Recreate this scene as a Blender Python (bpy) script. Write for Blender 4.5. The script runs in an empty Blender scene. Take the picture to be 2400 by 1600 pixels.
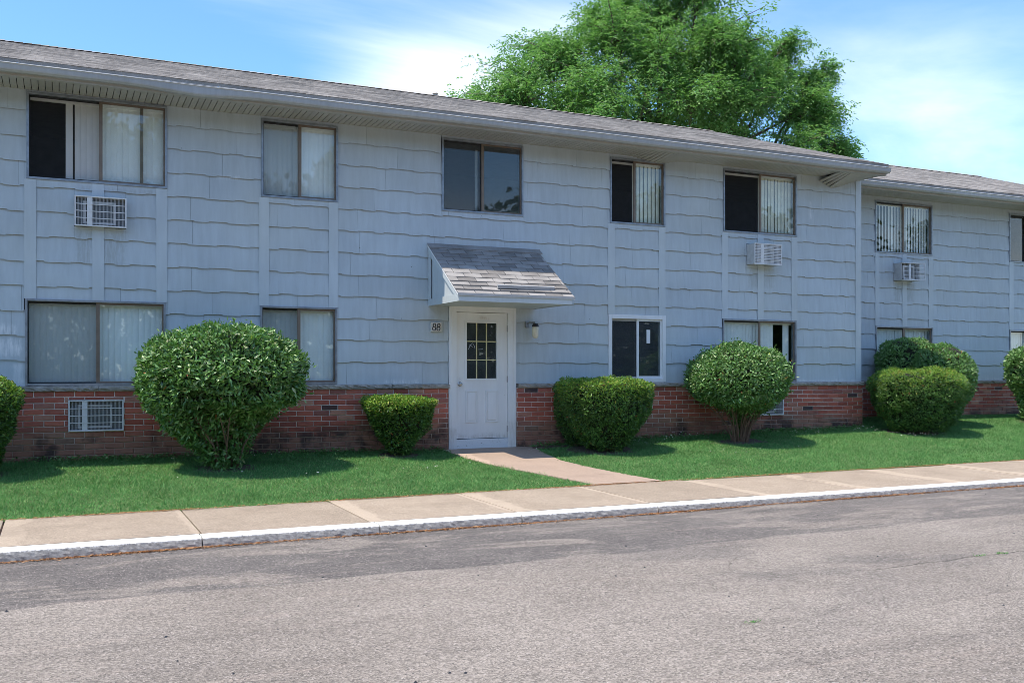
import bpy, math, random
import numpy as np
from math import radians, sin, cos, pi
from mathutils import Vector, Matrix
random.seed(7)
R = random.Random(11)
NR = np.random.default_rng(5)
S = bpy.context.scene
C = S.collection

# ------------------------------------------------------------------ camera
cam = bpy.data.cameras.new('camera'); co = bpy.data.objects.new('camera', cam); C.objects.link(co)
co.location = (0, 0, 0)
co.rotation_euler = (radians(90), 0, -radians(25.103))
cam.sensor_width = 36.0; cam.lens = 34.35; cam.shift_x = 0.0; cam.shift_y = 0.0296
cam.clip_start = 0.1; cam.clip_end = 2000
S.camera = co

# ------------------------------------------------------------------ light
SUN_TO = Vector((0.47, 0.05, -1.0)).normalized()          # direction the light travels
elev = math.asin(-SUN_TO.z); azim = math.atan2(-SUN_TO.x, -SUN_TO.y)
sl = bpy.data.lights.new('sun', 'SUN'); sl.energy = 2.0; sl.angle = radians(0.5); sl.color = (1.0, 0.89, 0.75)
so = bpy.data.objects.new('sun', sl); C.objects.link(so)
so.rotation_euler = (-SUN_TO).to_track_quat('Z', 'Y').to_euler()

W = bpy.data.worlds.new('World'); S.world = W; W.use_nodes = True
nt = W.node_tree; nt.nodes.clear()
def wn(t, **k):
    n = nt.nodes.new(t)
    for a, b in k.items(): setattr(n, a, b)
    return n
def wl(a, b): nt.links.new(a, b)
def wmath(op, a, b=None, c=None):
    n = wn('ShaderNodeMath', operation=op)
    for i, v in enumerate((a, b, c)):
        if v is None: continue
        if isinstance(v, (int, float)): n.inputs[i].default_value = v
        else: wl(v, n.inputs[i])
    return n.outputs[0]
sky = wn('ShaderNodeTexSky', sky_type='NISHITA'); sky.sun_disc = False
sky.sun_elevation = elev; sky.sun_rotation = azim; sky.air_density = 1.15; sky.dust_density = 0.35; sky.ozone_density = 1.6
tc = wn('ShaderNodeTexCoord')
sep = wn('ShaderNodeSeparateXYZ'); wl(tc.outputs['Generated'], sep.inputs[0])
den = wmath('ADD', wmath('MAXIMUM', sep.outputs[2], 0.0), 0.16)
cx = wmath('DIVIDE', sep.outputs[0], den); cy = wmath('DIVIDE', sep.outputs[1], den)
cmb = wn('ShaderNodeCombineXYZ'); wl(cx, cmb.inputs[0]); wl(cy, cmb.inputs[1])
mp = wn('ShaderNodeMapping'); wl(cmb.outputs[0], mp.inputs[0])
mp.inputs['Location'].default_value = (3.1, 1.4, 0); mp.inputs['Rotation'].default_value = (0, 0, radians(22)); mp.inputs['Scale'].default_value = (0.42, 0.9, 1)
n1 = wn('ShaderNodeTexNoise'); wl(mp.outputs[0], n1.inputs['Vector']); n1.inputs['Scale'].default_value = 1.1; n1.inputs['Detail'].default_value = 9; n1.inputs['Roughness'].default_value = 0.55; n1.inputs['Distortion'].default_value = 0.4
# broad cloud banks lying in given directions (azimuth deg right of +Y, elevation deg, half widths)
def bank(az, el, wa, we, tilt=0.0):
    a = wmath('ARCTAN2', sep.outputs[0], sep.outputs[1]); e = wmath('ARCSINE', sep.outputs[2])
    da = wmath('SUBTRACT', a, radians(az)); de = wmath('SUBTRACT', e, radians(el))
    de = wmath('SUBTRACT', de, wmath('MULTIPLY', da, tilt))
    q = wmath('ADD', wmath('POWER', wmath('DIVIDE', wmath('ABSOLUTE', da), radians(wa)), 2.0), wmath('POWER', wmath('DIVIDE', wmath('ABSOLUTE', de), radians(we)), 2.0))
    return wmath('EXPONENT', wmath('MULTIPLY', q, -1.0))
b = wmath('MULTIPLY', bank(8, 22.6, 10, 1.7, 0.0), 0.42)
b = wmath('ADD', b, wmath('MULTIPLY', bank(19, 15.0, 9, 3.8, .25), 0.40))
b = wmath('ADD', b, wmath('MULTIPLY', bank(50, 12.5, 9, 3.5, -.1), 0.0))
b = wmath('ADD', b, wmath('MULTIPLY', bank(33, 20, 9, 1.5, 0.1), 0.12))
cl = wmath('ADD', wmath('MULTIPLY', n1.outputs[0], 1.25), b)
cr = wn('ShaderNodeMapRange'); cr.interpolation_type = 'SMOOTHSTEP'; wl(cl, cr.inputs[0]); cr.inputs[1].default_value = 0.52; cr.inputs[2].default_value = 1.15
hz = wn('ShaderNodeMapRange'); wl(sep.outputs[2], hz.inputs[0]); hz.inputs[1].default_value = 0.0; hz.inputs[2].default_value = 0.22; hz.inputs[3].default_value = 0.34; hz.inputs[4].default_value = 0.0
cov = wmath('MINIMUM', wmath('ADD', wmath('MULTIPLY', cr.outputs[0], 0.72), hz.outputs[0]), 0.93)
tint = wn('ShaderNodeMix', data_type='RGBA', blend_type='MULTIPLY'); tint.inputs[0].default_value = 1.0
wl(sky.outputs[0], tint.inputs[6]); tint.inputs[7].default_value = (0.32, 0.45, 0.57, 1)
mx = wn('ShaderNodeMix', data_type='RGBA'); wl(cov, mx.inputs[0]); wl(tint.outputs[2], mx.inputs[6]); mx.inputs[7].default_value = (4.6, 4.5, 4.3, 1)
bg = wn('ShaderNodeBackground'); wl(mx.outputs[2], bg.inputs[0]); bg.inputs[1].default_value = 0.15
wo = wn('ShaderNodeOutputWorld'); wl(bg.outputs[0], wo.inputs[0])

S.view_settings.view_transform = 'Standard'; S.view_settings.look = 'None'
S.view_settings.gamma = 1; S.view_settings.use_curve_mapping = False
S.view_settings.exposure = 1.6
S.render.filter_size = 1.0
try: S.cycles.pixel_filter_type = 'BLACKMAN_HARRIS'; S.cycles.filter_width = 0.8
except Exception: pass

# ------------------------------------------------------------------ node / material helpers
class M:
    """small material builder"""
    def __init__(s, name):
        s.m = bpy.data.materials.new(name); s.m.use_nodes = True; s.t = s.m.node_tree; s.t.nodes.clear()
        s.out = s.t.nodes.new('ShaderNodeOutputMaterial'); s.tc = s.t.nodes.new('ShaderNodeTexCoord'); s.geo = s.t.nodes.new('ShaderNodeNewGeometry'); s.oi = s.t.nodes.new('ShaderNodeObjectInfo')
    def n(s, t, **k):
        n = s.t.nodes.new(t)
        for a, b in k.items(): setattr(n, a, b)
        return n
    def l(s, a, b): s.t.links.new(a, b)
    def put(s, v, sock):
        if isinstance(v, (int, float)): sock.default_value = v
        elif isinstance(v, tuple): sock.default_value = v + (1,) if len(v) == 3 and sock.type == 'RGBA' else v
        else: s.l(v, sock)
    def math(s, op, a, b=None, clamp=False):
        n = s.n('ShaderNodeMath', operation=op); n.use_clamp = clamp
        s.put(a, n.inputs[0])
        if b is not None: s.put(b, n.inputs[1])
        return n.outputs[0]
    def noise(s, scale, detail=4, rough=0.5, vec=None, mapping=None, dist=0.0):
        v = vec if vec is not None else s.geo.outputs['Position']
        if mapping:
            mpn = s.n('ShaderNodeMapping'); s.l(v, mpn.inputs[0]); mpn.inputs['Scale'].default_value = mapping; v = mpn.outputs[0]
        n = s.n('ShaderNodeTexNoise'); s.l(v, n.inputs['Vector']); n.inputs['Scale'].default_value = scale; n.inputs['Detail'].default_value = detail; n.inputs['Roughness'].default_value = rough; n.inputs['Distortion'].default_value = dist
        return n.outputs[0]
    def rng(s, v, a, b, c=0.0, d=1.0, smooth=False):
        n = s.n('ShaderNodeMapRange'); s.put(v, n.inputs[0])
        if smooth: n.interpolation_type = 'SMOOTHSTEP'
        for i, q in enumerate((a, b, c, d)): n.inputs[i + 1].default_value = q
        return n.outputs[0]
    def mix(s, f, a, b, mode='MIX'):
        n = s.n('ShaderNodeMix', data_type='RGBA', blend_type=mode); s.put(f, n.inputs[0]); s.put(a, n.inputs[6]); s.put(b, n.inputs[7]); return n.outputs[2]
    def ramp(s, f, stops):
        n = s.n('ShaderNodeValToRGB'); s.put(f, n.inputs[0]); e = n.color_ramp.elements
        while len(e) < len(stops): e.new(0.5)
        for i, (p, c) in enumerate(stops): e[i].position = p; e[i].color = c + (1,)
        return n.outputs[0]
    def bump(s, h, strength=0.3, dist=0.01):
        n = s.n('ShaderNodeBump'); s.put(h, n.inputs['Height']); n.inputs['Strength'].default_value = strength; n.inputs['Distance'].default_value = dist; return n.outputs[0]
    def bsdf(s, col, rough=0.6, metal=0.0, bump=None, spec=0.5, **k):
        n = s.n('ShaderNodeBsdfPrincipled'); s.put(col, n.inputs['Base Color']); s.put(rough, n.inputs['Roughness']); s.put(metal, n.inputs['Metallic']); s.put(spec, n.inputs['Specular IOR Level'])
        if bump is not None: s.l(bump, n.inputs['Normal'])
        return n.outputs[0]
    def done(s, sh): s.l(sh, s.out.inputs[0]); return s.m

def mat_flat(name, col, rough=0.6, metal=0.0, var=0.15, scale=6.0, bumps=0.0, bscale=80):
    m = M(name); f = m.noise(scale, 5, 0.6); k = m.rng(f, 0.3, 0.7, 1 - var, 1 + var)
    c = m.mix(1.0, col, k, 'MULTIPLY')
    bb = m.bump(m.noise(bscale, 3), bumps, 0.004) if bumps else None
    return m.done(m.bsdf(c, rough, metal, bb))

def mat_paint(name, col, streak=0.07, grain=True, rough=0.62, objvar=0.035, stains=()):
    m = M(name); P = m.geo.outputs['Position']
    st = m.noise(5.0, 5, 0.6, mapping=(3.0, 3.0, 0.35))
    big = m.noise(0.9, 4, 0.55)
    k = m.math('MULTIPLY', m.rng(st, 0.3, 0.72, 1 - streak, 1 + streak), m.rng(big, 0.3, 0.7, 0.92, 1.07))
    k = m.math('MULTIPLY', k, m.rng(m.oi.outputs['Random'], 0, 1, 1 - objvar, 1 + objvar))
    c = m.mix(1.0, col, k, 'MULTIPLY')
    warm = m.noise(0.55, 3, 0.6)
    c = m.mix(m.rng(warm, 0.45, 0.7, 0, 0.35), c, (col[0] * 1.12, col[1] * 1.03, col[2] * 0.86))
    # thin chalky scuffs where the paint has worn
    sc = m.noise(14, 6, 0.7, mapping=(1, 1, 0.12)); c = m.mix(m.rng(sc, 0.70, 0.80, 0, 0.35), c, (0.55, 0.60, 0.66))
    if stains:
        sp = m.n('ShaderNodeSeparateXYZ'); m.l(P, sp.inputs[0]); nz = m.math('MULTIPLY', m.math('SUBTRACT', m.noise(9, 5, 0.7), 0.5), 0.16)
        for (x0, x1, z0, z1, cc, k_) in stains:
            dx = m.math('SUBTRACT', m.math('ABSOLUTE', m.math('SUBTRACT', sp.outputs[0], (x0 + x1) / 2)), (x1 - x0) / 2)
            dz = m.math('SUBTRACT', m.math('ABSOLUTE', m.math('SUBTRACT', sp.outputs[2], (z0 + z1) / 2)), (z1 - z0) / 2)
            d = m.math('ADD', m.math('MAXIMUM', dx, dz), nz); fine = m.rng(m.noise(30, 4, 0.7, mapping=(1, 1, 0.12)), 0.35, 0.6)
            c = m.mix(m.math('MULTIPLY', m.rng(d, -0.05, 0.03, k_, 0, True), fine), c, cc)
        spot = m.n('ShaderNodeTexVoronoi'); m.l(P, spot.inputs[0]); spot.inputs['Scale'].default_value = 2.3
        c = m.mix(m.rng(spot.outputs['Distance'], 0.012, 0.026, 0.75, 0), c, (0.06, 0.06, 0.065))
    gr = m.noise(160, 2, 0.5, mapping=(1, 1, 0.02)) if grain else m.noise(90, 2)
    return m.done(m.bsdf(c, rough, 0, m.bump(gr, 0.35 if grain else 0.1, 0.003)))

def mat_leaf(name, stops, gloss=0.45, trans=0.28, tcol=(0.16, 0.34, 0.05), spec=0.5):
    m = M(name); r = m.geo.outputs['Random Per Island']
    c = m.ramp(r, stops)
    big = m.noise(2.2, 5, 0.65); c = m.mix(1.0, c, m.rng(big, 0.3, 0.7, 0.74, 1.24), 'MULTIPLY')
    p = m.bsdf(c, gloss, 0, None, spec)
    t = m.n('ShaderNodeBsdfTranslucent'); m.put(m.mix(0.55, c, tcol), t.inputs[0])
    mxs = m.n('ShaderNodeMixShader'); mxs.inputs[0].default_value = trans; m.l(p, mxs.inputs[1]); m.l(t.outputs[0], mxs.inputs[2])
    return m.done(mxs.outputs[0])

BLUE = (0.45, 0.512, 0.553)
MT = {}
PALE = (0.72, 0.74, 0.76); DIRT = (0.20, 0.20, 0.17)
MT['siding'] = mat_paint('blue_grey_siding_paint', BLUE, stains=[(-.75, -.45, .50, .62, PALE, .8), (-.72, -.40, .20, .44, PALE, .85), (-.50, -.36, -.15, .12, PALE, .6), (4.6, 5.15, -.19, -.12, PALE, .7), (.25, .88, 1.45, 1.93, DIRT, .35), (11.6, 12.2, 1.55, 1.93, DIRT, .3), (16.4, 17.0, 1.5, 1.93, DIRT, .35),
                         (5.36, 7.15, .75, 1.02, DIRT, .18), (13.05, 13.12, 2.9, 3.25, PALE, .5), (2.1, 2.4, 2.78, 2.82, PALE, .6), (0.3, 1.4, 2.45, 2.55, DIRT, .3), (12.8, 14.3, -.19, -.15, PALE, .6), (15.0, 21, -.19, -.15, PALE, .5)])
MT['shade_and_grit'] = mat_flat('butt_shade_and_grit', (0.020, 0.026, 0.036), 0.9)  # blue-black butt faces: shadow line under each siding course put into the colour
MT['batten'] = mat_paint('blue_grey_trim_paint', (0.485, 0.548, 0.59), 0.05, False, 0.5, 0.04)
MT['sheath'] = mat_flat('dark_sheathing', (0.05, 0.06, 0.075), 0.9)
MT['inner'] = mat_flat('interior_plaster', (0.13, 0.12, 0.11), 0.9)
MT['white'] = mat_paint('white_door_paint', (0.78, 0.80, 0.82), 0.04, False, 0.42, 0.02, stains=[(5.8, 6.7, -1.10, -1.0, (0.30, 0.27, 0.23), .45), (5.66, 5.80, -1.27, -.9, (0.38, 0.34, 0.30), .35), (6.70, 6.86, -1.27, -.8, (0.38, 0.34, 0.30), .35), (5.83, 5.93, -.30, -.08, (0.35, 0.32, 0.28), .25), (6.17, 6.37, .84, .90, (0.30, 0.22, 0.16), .35)])
MT['vinyl'] = mat_flat('white_vinyl', (0.74, 0.76, 0.78), 0.4, 0, 0.04)
MT['alum'] = mat_flat('weathered_aluminium', (0.30, 0.33, 0.37), 0.38, 0.6, 0.25, 9)
MT['bronze'] = mat_flat('bronze_sash_metal', (0.20, 0.155, 0.12), 0.45, 0.35, 0.2)
MT['black'] = mat_flat('black_gasket', (0.02, 0.02, 0.022), 0.6)
MT['gutter'] = mat_paint('gutter_paint', (0.37, 0.385, 0.40), 0.10, False, 0.35, 0.04)
MT['fascia'] = mat_paint('fascia_paint', (0.40, 0.395, 0.38), 0.08, False, 0.55, 0.05)
MT['steel'] = mat_flat('brushed_steel', (0.55, 0.56, 0.58), 0.25, 0.9, 0.1)
MT['casing'] = mat_flat('conditioner_casing', (0.50, 0.51, 0.52), 0.45, 0.1, 0.12, 12)
MT['grille'] = mat_flat('conditioner_grille', (0.66, 0.67, 0.68), 0.4, 0, 0.1, 12)
MT['muntin'] = mat_flat('yellowed_muntin', (0.62, 0.57, 0.30), 0.5, 0, 0.1, 20)
MT['slat'] = mat_flat('vinyl_blind_slat', (0.88, 0.89, 0.87), 0.5, 0, 0.03)
MT['cream'] = mat_flat('cream_curtain', (0.82, 0.81, 0.68), 0.8, 0, 0.12, 5)
MT['plaque'] = mat_flat('plaque_cream', (0.62, 0.60, 0.56), 0.6)
MT['jar'] = mat_flat('frosted_lamp_glass', (0.72, 0.70, 0.58), 0.25)
MT['bark'] = mat_flat('bark', (0.11, 0.085, 0.065), 0.9, 0, 0.35, 14, 0.6, 40)
MT['twig'] = mat_flat('brown_twigs', (0.17, 0.105, 0.07), 0.85, 0, 0.3, 20)
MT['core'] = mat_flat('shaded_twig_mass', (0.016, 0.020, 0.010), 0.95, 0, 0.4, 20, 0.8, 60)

# coil seen through the conditioner grille
m = M('condenser_coil'); w_ = m.n('ShaderNodeTexWave', bands_direction='X'); m.l(m.geo.outputs['Position'], w_.inputs[0]); w_.inputs['Scale'].default_value = 45
MT['coil'] = m.done(m.bsdf(m.ramp(w_.outputs[1], [(0.2, (0.05, 0.06, 0.065)), (0.8, (0.20, 0.22, 0.235))]), 0.5, 0.5))

# glass: a real pane, reflecting and letting the room behind show
def mat_glass(name, tint, gl, dust=0.0):
    m = M(name); fr = m.n('ShaderNodeFresnel'); fr.inputs[0].default_value = 1.52
    wv = m.bump(m.noise(1.1, 1), 0.05, 0.02)
    lw = m.n('ShaderNodeLayerWeight'); g = m.n('ShaderNodeBsdfGlossy'); g.inputs['Roughness'].default_value = 0.015; m.l(wv, g.inputs['Normal'])
    t = m.n('ShaderNodeBsdfTransparent'); t.inputs[0].default_value = tint + (1,)
    x = m.n('ShaderNodeMixShader'); m.l(m.math('ADD', m.math('MULTIPLY', m.math('POWER', lw.outputs['Facing'], 4.0), 0.8), gl, True), x.inputs[0]); m.l(t.outputs[0], x.inputs[1]); m.l(g.outputs[0], x.inputs[2])
    if dust:
        df = m.n('ShaderNodeBsdfDiffuse'); df.inputs[0].default_value = (0.34, 0.38, 0.42, 1); y = m.n('ShaderNodeMixShader'); m.l(m.rng(m.noise(3.5, 4, 0.6), 0.3, 0.7, dust * .6, dust * 1.4), y.inputs[0]); m.l(x.outputs[0], y.inputs[1]); m.l(df.outputs[0], y.inputs[2]); return m.done(y.outputs[0])
    return m.done(x.outputs[0])
MT['glass'] = mat_glass('window_glass', (0.96, 0.985, 0.985), 0.06)
MT['dglass'] = mat_glass('dark_window_glass', (0.86, 0.90, 0.91), 0.06, 0.07)
m = M('insect_mesh'); d = m.n('ShaderNodeBsdfDiffuse'); d.inputs[0].default_value = (0.075, 0.08, 0.085, 1); t = m.n('ShaderNodeBsdfTransparent'); x = m.n('ShaderNodeMixShader'); x.inputs[0].default_value = 0.27; m.l(t.outputs[0], x.inputs[1]); m.l(d.outputs[0], x.inputs[2])
MT['screen'] = m.done(x.outputs[0])

# brick: fired colour differs brick by brick, sooty ones among them, dirt towards the ground
def mat_brick(island):
    m = M('red_brick_mass' if island else 'red_brick'); r = m.geo.outputs['Random Per Island'] if island else m.oi.outputs['Random']
    c = m.ramp(r, [(0.0, (0.045, 0.035, 0.038)), (0.015, (0.09, 0.05, 0.045)), (0.04, (0.33, 0.085, 0.055)), (0.35, (0.43, 0.112, 0.070)), (0.62, (0.50, 0.150, 0.095)), (0.85, (0.32, 0.095, 0.07)), (0.93, (0.50, 0.25, 0.17)), (1.0, (0.28, 0.095, 0.075))])
    c = m.mix(m.rng(m.noise(26, 5, 0.7, mapping=(0.35, 1, 1)), 0.5, 0.75, 0, 0.45), c, (0.10, 0.04, 0.035))
    c = m.mix(m.rng(m.noise(5, 4, 0.7), 0.58, 0.75, 0, 0.4), c, (0.36, 0.20, 0.15))
    sp = m.n('ShaderNodeSeparateXYZ'); m.l(m.geo.outputs['Position'], sp.inputs[0])
    edge = m.math('ADD', sp.outputs[2], m.rng(m.noise(0.8, 3), 0.3, 0.7, -0.14, 0.14))
    c = m.mix(m.rng(edge, -0.72, -0.96, 0, 0.72, True), c, m.mix(m.rng(m.noise(4, 4), 0.4, 0.65), (0.24, 0.14, 0.10), (0.34, 0.21, 0.14)))
    # damp black stains: under the conditioner and along the base of the far wing
    dk = m.math('MULTIPLY', m.rng(m.noise(1.3, 5, 0.65), 0.48, 0.60, 0, 1, True), m.rng(sp.outputs[2], -0.70, -0.95, 0, 0.85))
    c = m.mix(dk, c, (0.028, 0.024, 0.024))
    return m.done(m.bsdf(c, 0.85, 0, m.bump(m.noise(70, 5, 0.7), 0.5, 0.006)))
MT['brick'] = mat_brick(False); MT['brickm'] = mat_brick(True)
m = M('mortar'); sp = m.n('ShaderNodeSeparateXYZ'); m.l(m.geo.outputs['Position'], sp.inputs[0])
c = m.mix(m.rng(m.math('ADD', sp.outputs[2], m.rng(m.noise(0.9, 3), 0.3, 0.7, -0.15, 0.15)), -0.70, -1.0, 0, 1), (0.74, 0.67, 0.62), (0.36, 0.26, 0.20))
MT['mortar'] = m.done(m.bsdf(m.mix(1.0, c, m.rng(m.noise(20, 4), 0.3, 0.7, 0.8, 1.15), 'MULTIPLY'), 0.95, 0, m.bump(m.noise(90, 3), 0.5, 0.004)))
m = M('rock_faced_sill_stone'); c = m.ramp(m.noise(9, 6, 0.7), [(0.3, (0.20, 0.185, 0.165)), (0.55, (0.36, 0.335, 0.30)), (0.75, (0.52, 0.46, 0.38))])
MT['sill'] = m.done(m.bsdf(c, 0.9, 0, m.bump(m.noise(40, 6, 0.7), 0.7, 0.01)))

# shingles
def mat_shingle(name, island, a, b_, c_):
    m = M(name); r = m.geo.outputs['Random Per Island'] if island else m.oi.outputs['Random']
    c = m.ramp(r, [(0, a), (0.5, b_), (1, c_)])
    c = m.mix(1.0, c, m.rng(m.noise(1.1, 5, 0.65, mapping=(2.2, 0.4, 1)), 0.3, 0.7, 0.78, 1.18), 'MULTIPLY')
    c = m.mix(1.0, c, m.rng(m.noise(220, 2), 0.3, 0.7, 0.75, 1.25), 'MULTIPLY')
    return m.done(m.bsdf(c, 0.92, 0, m.bump(m.noise(240, 2), 0.2, 0.002)))
MT['shingle'] = mat_shingle('asphalt_shingle', False, (0.21, 0.19, 0.17), (0.29, 0.268, 0.245), (0.40, 0.37, 0.335))
MT['shinglem'] = mat_shingle('asphalt_shingle_mass', True, (0.21, 0.19, 0.17), (0.29, 0.268, 0.245), (0.40, 0.37, 0.335))
MT['cshingle'] = mat_shingle('canopy_shingle', False, (0.17, 0.163, 0.158), (0.25, 0.24, 0.23), (0.33, 0.32, 0.31))

# ground materials
def mat_asphalt():
    m = M('worn_asphalt'); P = m.geo.outputs['Position']; sp = m.n('ShaderNodeSeparateXYZ'); m.l(P, sp.inputs[0])
    pale = m.mix(m.rng(m.noise(0.5, 5, 0.6), 0.35, 0.65), (0.198, 0.174, 0.150), (0.255, 0.226, 0.196))
    dark = m.mix(m.rng(m.noise(1.6, 4, 0.6), 0.3, 0.7), (0.098, 0.090, 0.085), (0.145, 0.132, 0.122))
    wob = m.math('ADD', sp.outputs[1], m.rng(m.noise(0.7, 3), 0.3, 0.7, -0.10, 0.10))
    band = m.rng(wob, 7.39, 7.43, 0, 1, True)                      # strip of newer sealer by the kerb
    worn = m.rng(m.noise(0.85, 7, 0.68, mapping=(0.75, 2.3, 1), dist=0.8), 0.49, 0.60, 1, 0.15, True)
    far = m.rng(sp.outputs[0], 4.0, 9.0, 1.0, 0.85)
    f1 = m.math('MULTIPLY', m.math('MULTIPLY', band, worn), far)
    patch = m.rng(m.noise(0.33, 6, 0.62, mapping=(0.8, 1.3, 1), dist=0.5), 0.53, 0.62, 0, 0.75, True)   # other worn places
    edgef = m.rng(sp.outputs[1], 4.0, 6.2, 0.12, 1.0)
    patch = m.math('MULTIPLY', patch, m.rng(sp.outputs[0], 2.0, 7.0, 0.35, 1.0))
    f = m.math('MAXIMUM', f1, m.math('MULTIPLY', patch, edgef))
    c = m.mix(f, pale, dark)
    cy_ = m.math('ABSOLUTE', m.math('SUBTRACT', m.math('ADD', sp.outputs[1], m.math('MULTIPLY', m.math('SUBTRACT', m.noise(3.0, 6, 0.7), 0.5), 0.25)), m.math('ADD', 5.86, m.math('MULTIPLY', sp.outputs[0], 0.004))))
    ck = m.math('MULTIPLY', m.rng(cy_, 0.004, 0.016, 0.8, 0), m.rng(sp.outputs[0], 5.2, 6.2, 0, 1)); c = m.mix(ck, c, (0.05, 0.043, 0.038))
    vc = m.n('ShaderNodeTexVoronoi', feature='DISTANCE_TO_EDGE'); mpv = m.n('ShaderNodeMapping'); m.l(P, mpv.inputs[0]); nzv = m.n('ShaderNodeVectorMath', operation='ADD'); m.l(mpv.outputs[0], nzv.inputs[0]); m.l(m.math('MULTIPLY', m.noise(1.5, 5, 0.7), 1.1), nzv.inputs[1]); m.l(nzv.outputs[0], vc.inputs[0]); vc.inputs['Scale'].default_value = 0.22
    c = m.mix(m.math('MULTIPLY', m.rng(vc.outputs['Distance'], 0.0006, 0.0024, 0.55, 0), m.rng(m.noise(0.7, 3), 0.5, 0.58)), c, (0.06, 0.05, 0.045))
    sk = m.noise(2.6, 6, 0.72, mapping=(0.22, 2.0, 1), dist=0.4); c = m.mix(m.rng(sk, 0.56, 0.70, 0, 0.42), c, (0.33, 0.275, 0.235))
    sk2 = m.noise(1.7, 5, 0.7, mapping=(0.3, 1.6, 1), dist=0.6); c = m.mix(m.rng(sk2, 0.56, 0.72, 0, 0.35), c, (0.10, 0.088, 0.08))
    vor = m.n('ShaderNodeTexVoronoi'); m.l(P, vor.inputs[0]); vor.inputs['Scale'].default_value = 95
    agg = m.n('ShaderNodeSeparateColor'); m.l(vor.outputs['Color'], agg.inputs[0])
    c = m.mix(1.0, c, m.rng(agg.outputs[0], 0, 1, 0.62, 1.42), 'MULTIPLY')
    c = m.mix(m.rng(agg.outputs[1], 0.90, 0.97, 0, 0.5), c, (0.45, 0.40, 0.37))
    c = m.mix(m.rng(agg.outputs[2], 0.90, 0.97, 0, 0.6), c, (0.06, 0.055, 0.055))
    c = m.mix(1.0, c, m.rng(m.noise(28, 4, 0.7), 0.3, 0.7, 0.86, 1.14), 'MULTIPLY')
    h = m.math('ADD', m.math('MULTIPLY', vor.outputs['Distance'], 0.7), m.noise(60, 4, 0.7))
    return m.done(m.bsdf(c, 0.9, 0, m.bump(h, 0.55, 0.008), 0.3))
MT['asphalt'] = mat_asphalt()
def mat_conc(name, a, b_, speck=0.35):
    m = M(name); c = m.mix(m.rng(m.noise(2.0, 6, 0.65), 0.3, 0.7), a, b_)
    c = m.mix(1.0, c, m.rng(m.oi.outputs['Random'], 0, 1, 0.94, 1.06), 'MULTIPLY')
    vor = m.n('ShaderNodeTexVoronoi'); m.l(m.geo.outputs['Position'], vor.inputs[0]); vor.inputs['Scale'].default_value = 110
    agg = m.n('ShaderNodeSeparateColor'); m.l(vor.outputs['Color'], agg.inputs[0])
    c = m.mix(1.0, c, m.rng(agg.outputs[0], 0, 1, 1 - speck * 0.7, 1 + speck * 0.7), 'MULTIPLY')
    c = m.mix(1.0, c, m.rng(m.noise(35, 4, 0.7), 0.3, 0.7, 0.88, 1.1), 'MULTIPLY')
    # trowelled / patched margins beside the joints
    g = m.n('ShaderNodeSeparateXYZ'); m.l(m.tc.outputs['Generated'], g.inputs[0])
    e = m.math('MINIMUM', g.outputs[0], m.math('MULTIPLY', m.math('SUBTRACT', 1.0, g.outputs[0]), 3.0))
    e = m.math('SUBTRACT', e, m.rng(m.noise(3, 3), 0.3, 0.7, -0.03, 0.05))
    c = m.mix(m.math('MULTIPLY', m.rng(e, 0.09, 0.12, 0.55, 0), m.rng(m.oi.outputs['Random'], 0.25, 0.45, 0, 1)), c, tuple(min(1, q * 1.35) for q in b_))
    c = m.mix(m.rng(m.noise(1.3, 7, 0.72), 0.54, 0.68, 0, 0.35), c, tuple(q * .62 for q in a)); c = m.mix(m.rng(m.noise(6, 6, 0.8), 0.64, 0.70, 0, 0.5), c, tuple(q * .5 for q in a))
    return m.done(m.bsdf(c, 0.9, 0, m.bump(m.noise(120, 4, 0.6), 0.4, 0.004), 0.3))
MT['conc'] = mat_conc('exposed_aggregate_concrete', (0.30, 0.243, 0.185), (0.37, 0.304, 0.235))
MT['path'] = mat_conc('plain_path_concrete', (0.34, 0.26, 0.205), (0.40, 0.305, 0.24), 0.1)
m = M('painted_kerb_concrete'); sp = m.n('ShaderNodeSeparateXYZ'); m.l(m.geo.outputs['Normal'], sp.inputs[0]); pz = m.n('ShaderNodeSeparateXYZ'); m.l(m.tc.outputs['Object'], pz.inputs[0])
grey = m.ramp(m.noise(34, 8, 0.8, mapping=(0.6, 1, 1)), [(0.32, (0.14, 0.135, 0.13)), (0.46, (0.30, 0.29, 0.28)), (0.58, (0.40, 0.39, 0.37)), (0.68, (0.58, 0.57, 0.55))])
wear = m.math('ADD', pz.outputs[2], m.math('MULTIPLY', m.math('SUBTRACT', m.noise(40, 7, 0.8), 0.5), 0.10))
c = m.mix(m.rng(wear, -0.022, -0.010, 0, 1), grey, m.mix(m.rng(m.noise(30, 6, 0.75), 0.56, 0.66, 0, 0.7), (0.74, 0.74, 0.72), (0.36, 0.34, 0.32)))
MT['kerb'] = m.done(m.bsdf(c, 0.85, 0, m.bump(m.noise(38, 6, 0.75), 0.3, 0.006)))
m = M('lawn_soil'); MT['soil'] = m.done(m.bsdf(m.mix(m.rng(m.noise(9, 5), 0.3, 0.7), (0.06, 0.11, 0.03), (0.12, 0.19, 0.06)), 1.0, 0, m.bump(m.noise(60, 4), 1.0, 0.02)))
m = M('far_grassland'); MT['ground'] = m.done(m.bsdf(m.mix(m.rng(m.noise(0.3, 6), 0.3, 0.7), (0.05, 0.09, 0.03), (0.09, 0.13, 0.05)), 1.0))

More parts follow.
